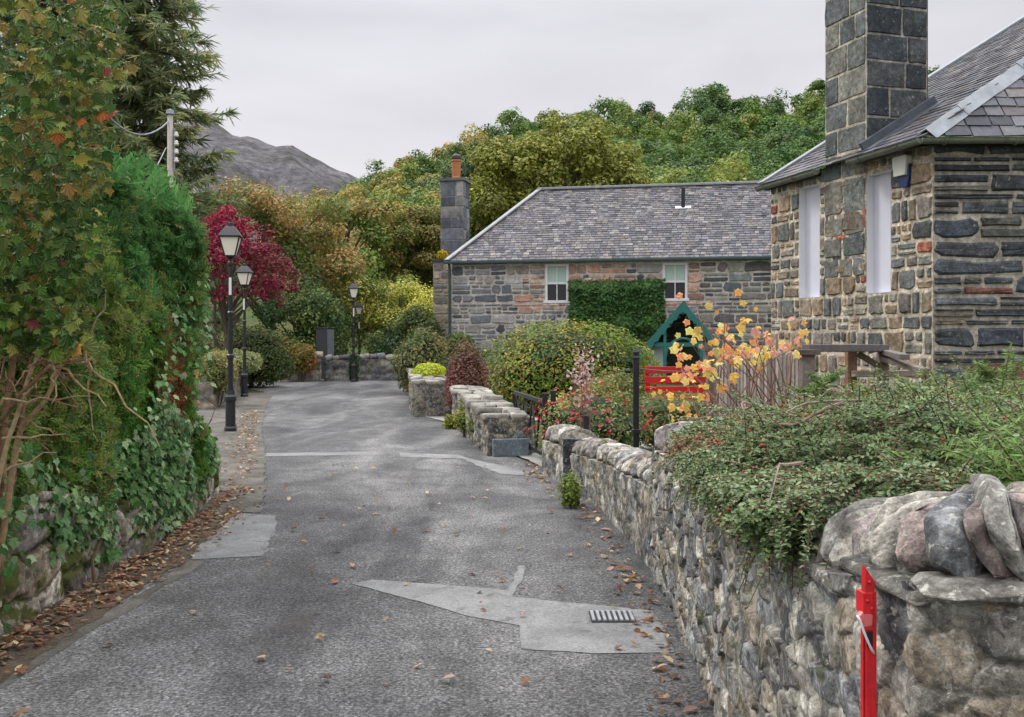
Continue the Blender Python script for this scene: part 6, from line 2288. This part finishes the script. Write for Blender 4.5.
# ---- fallen leaves
def ground_leaf(n, xs, ys, zs):
    return np.stack([xs, ys, zs], 1)
n = 1700
y = rng.uniform(3.6, 10.8, n)
xw = np.interp(y, [2.6, 6, 8, 9.4, 10.6], [-2.80, -2.78, -2.80, -2.9, -3.05])
x = xw + np.abs(rng.normal(0, .18, n)) + .02
keepm = (fbm(np.c_[x * 3, y * 1.5, x * 0], 3, 2) > -.12) | (x - xw < .12)
A1 = np.stack([x, y, .014 + 0 * x], 1)[keepm]
n = 250
y = rng.uniform(2.6, 13, n)
xw = np.interp(y, [1.6, 4.3, 6.3, 9.5, 11.9], [.68, .85, .93, .82, .35])
A2 = np.stack([xw - np.abs(rng.normal(0, .10, n)) - .03, y, .012 + 0 * y], 1)
n = 240
n = 110
A3 = np.stack([rng.uniform(-2.5, .8, n), rng.uniform(3.8, 13, n), 0.012 + np.zeros(n)], 1)
n = 420
y = rng.uniform(9.5, 22, n)
xl = np.interp(y, [9.5, 13, 17.5, 24], [-2.75, -3.45, -4.6, -6.2])
A4 = np.stack([xl - np.abs(rng.normal(0, .25, n)) + .15, y, .018 + 0 * y], 1)
q = np.concatenate([A1, A2, A3, A4])
nr = np.array([0, 0, 1.0]) + rng.normal(0, .28, q.shape)
sz = rng.uniform(.028, .058, len(q))
sz[:len(A1)] *= .85
cc = pick(greens((160, 130, 106), (138, 106, 84), (182, 158, 130), (118, 92, 76), (152, 112, 86), (196, 176, 148), (104, 84, 72)), len(q), .15)
mb = MB()
half = rng.uniform(size=len(q)) < .5
mb.scatter(T_MAPLE, q[half] + (0, 0, .012), frames(nr[half], along=rng.normal(size=(half.sum(), 3)) * (1, 1, .05)), sz[half], cc[half])
mb.scatter(T_OVAL, q[~half] + (0, 0, .006), frames(nr[~half], along=rng.normal(size=((~half).sum(), 3)) * (1, 1, .05)), sz[~half] * 1.5, cc[~half])
tag(mb.build('fallen_leaves', M['leaf']), 'dry brown fallen leaves strewn along the edges of the lane', 'leaves', kind='stuff')

# ================================================================== hills
PXR = [-400, 150, 300, 325, 345, 370, 400, 430, 470, 500, 560, 620, 660, 690, 720, 740, 760, 790, 825, 880, 935, 1024, 1200, 1500]
PYR = [262, 250, 232, 214, 194, 184, 168, 164, 146, 130, 120, 112, 118, 106, 96, 96, 110, 102, 90, 82, 80, 66, 46, 40]
def hillz(X, Y):
    px = X / np.maximum(Y, 1) * F + CX
    rz = (HOR - np.interp(px, PXR, PYR)) * .30 + EYE - 4.5
    t = np.clip((Y - 82) / 218, 0, 1)
    s = t * (1 - .15 * np.sin(t * math.pi))
    back = np.clip((Y - 305) / 500, 0, 1)
    return rz * s * (1 - back * .6) + fbm(np.stack([X, Y, 0 * X], -1) * .03, 3, 6) * 4 * t * (1 - t) * 2 - .3 * (t <= 0)
xs, ys = np.arange(-170, 420, 6.0), np.arange(80, 700, 6.0)
XX, YY = np.meshgrid(xs, ys, indexing='ij')
ZZ = hillz(XX, YY)
m, k = XX.shape
i = (np.arange(m - 1) * k)[:, None]; j = np.arange(k - 1)[None]
mb = MB().add(np.stack([XX, YY, ZZ], -1).reshape(-1, 3), np.stack([i + j, i + k + j, i + k + j + 1, i + j + 1], -1).reshape(-1, 4), (.06, .08, .02))
tag(mb.build('hill', M['hill'], smoothed=True), kind='structure')
# mountain
MX = [-900, 0, 100, 190, 205, 220, 235, 250, 262, 275, 290, 305, 320, 334, 345, 356, 372, 395, 430, 480, 600]
MY = [150, 138, 134, 134, 136, 139, 145, 147, 150, 156, 159, 166, 173, 180, 181, 186, 195, 208, 228, 250, 290]
xs, ys = np.arange(-2200, 900, 16.0), np.arange(1050, 2500, 16.0)
XX, YY = np.meshgrid(xs, ys, indexing='ij')
px = XX / YY * F + CX
rz = (HOR - np.interp(px, MX, MY)) * 1.8
t = np.clip(1 - np.abs(YY - 1800) / 720, 0, 1)
q = np.stack([XX, YY, 0 * XX], -1)
rid = 1 - np.abs(fbm(q * .004, 4, 44)) * 2
ZZ = rz * 1.05 * t ** .85 + 20 * t + (rid - .7) * 60 * t * (1.15 - t) * 2 + fbm(q * .016, 4, 45) * 17 - 14
m, k = XX.shape
i = (np.arange(m - 1) * k)[:, None]; j = np.arange(k - 1)[None]
mb = MB().add(np.stack([XX, YY, ZZ], -1).reshape(-1, 3), np.stack([i + j, i + k + j, i + k + j + 1, i + j + 1], -1).reshape(-1, 4), (.2, .2, .2))
tag(mb.build('mountain', M['rock']), kind='structure')
# woodland covering the hill: one mass of crowns
rng = np.random.default_rng(99)
Pp, Nn, Cc, Sz = [], [], [], []
trunks = MB()
DKG = np.array(greens((68, 96, 48), (80, 106, 54), (60, 86, 46), (92, 116, 58), (76, 100, 52)))
MDG = np.array(greens((96, 120, 56), (110, 128, 62), (84, 110, 50), (126, 134, 68)))
YLG = np.array(greens((142, 138, 74), (156, 140, 82), (130, 128, 68)))
cnt = 0
for Y in np.arange(86, 318, 6.6):
    for X in np.arange(-.20 * Y, .50 * Y, 6.6 + .012 * Y):
        x, y = X + rng.normal(0, 2.0), Y + rng.normal(0, 2.0)
        px = x / y * F + CX
        if px > 950 or px < 318 and y < 150:
            continue
        z = float(hillz(np.array(x), np.array(y)))
        r = rng.uniform(3.0, 5.2)
        h = r * rng.uniform(.95, 1.3)
        f = rng.uniform()
        fn = float(fbm(np.array([x, y, 0]) * .02, 2, 8))
        if px < 480:
            pal = YLG if f < .16 + fn else (MDG if f < .8 else DKG)
        else:
            pal = YLG if f < .03 else (MDG if f < .32 + fn else DKG)
        conif = f > 2
        ctr = np.array([x, y, z + h * .75 + 1.0])
        base = pal[rng.integers(len(pal))] * (1 + rng.normal(0, .12))
        if conif:
            m = 420
            t = rng.uniform(0, 1, m) ** .7
            a = rng.uniform(0, 6.28, m)
            rr = r * .5 * t * (1 - .3 * rng.uniform(0, 1, m)) + .1
            q = np.stack([x + rr * np.cos(a), y + rr * np.sin(a), z + 3.2 * r * (1 - t)], 1)
            n_ = np.stack([np.cos(a), np.sin(a), a * 0 + .4], 1)
            Pp.append(q); Nn.append(n_); Cc.append(np.clip(S(48, 64, 52)[None] * (1 + rng.normal(0, .15, (m, 1))), .005, .5)); Sz.append(rng.uniform(.5, 1.0, m))
            continue
        nb = 11
        vb_ = unit(rng.normal(size=(nb, 3)) + np.array([0, 0, .35]))
        for vv in vb_:
            cc_ = ctr + vv * np.array([r, r, h]) * .62
            rc = r * rng.uniform(.32, .52)
            m = int(92 * min(1.25, 190 / y))
            d = unit(rng.normal(size=(m, 3)) + np.array([0, -.35, .35]))
            Pp.append(cc_ + d * rc * np.clip(rng.normal(.93, .15, (m, 1)), .3, 1.5) * np.array([1, 1, .85]))
            Nn.append(d + rng.normal(0, .35, d.shape) + np.array([0, 0, .5]))
            Cc.append(np.clip(base[None] * (1 + rng.normal(0, .14)) * (1 + rng.normal(0, .13, (m, 1))), .004, .6))
            Sz.append(rng.uniform(.42, .9, m) * (.55 + y / 420))
        trunks.tube([(x, y, z - .5), (x + .1, y, z + h * .8)], [.3, .15], 5, (.06, .05, .04), cap=False)
        cnt += 1
mb = MB()
q = np.concatenate(Pp)
mb.scatter(T_DIA, q, frames(np.concatenate(Nn)), np.concatenate(Sz), np.concatenate(Cc))
mb.v += trunks.v; mb.c += trunks.c
mb.f += [f_ + mb.n for f_ in trunks.f]
mb.n += trunks.n
tag(mb.build('woodland', M['leaf']), 'mixed autumn woodland covering the hillside behind the cottage', 'woodland', kind='stuff')
print('forest trees', cnt, 'leaves', len(q))
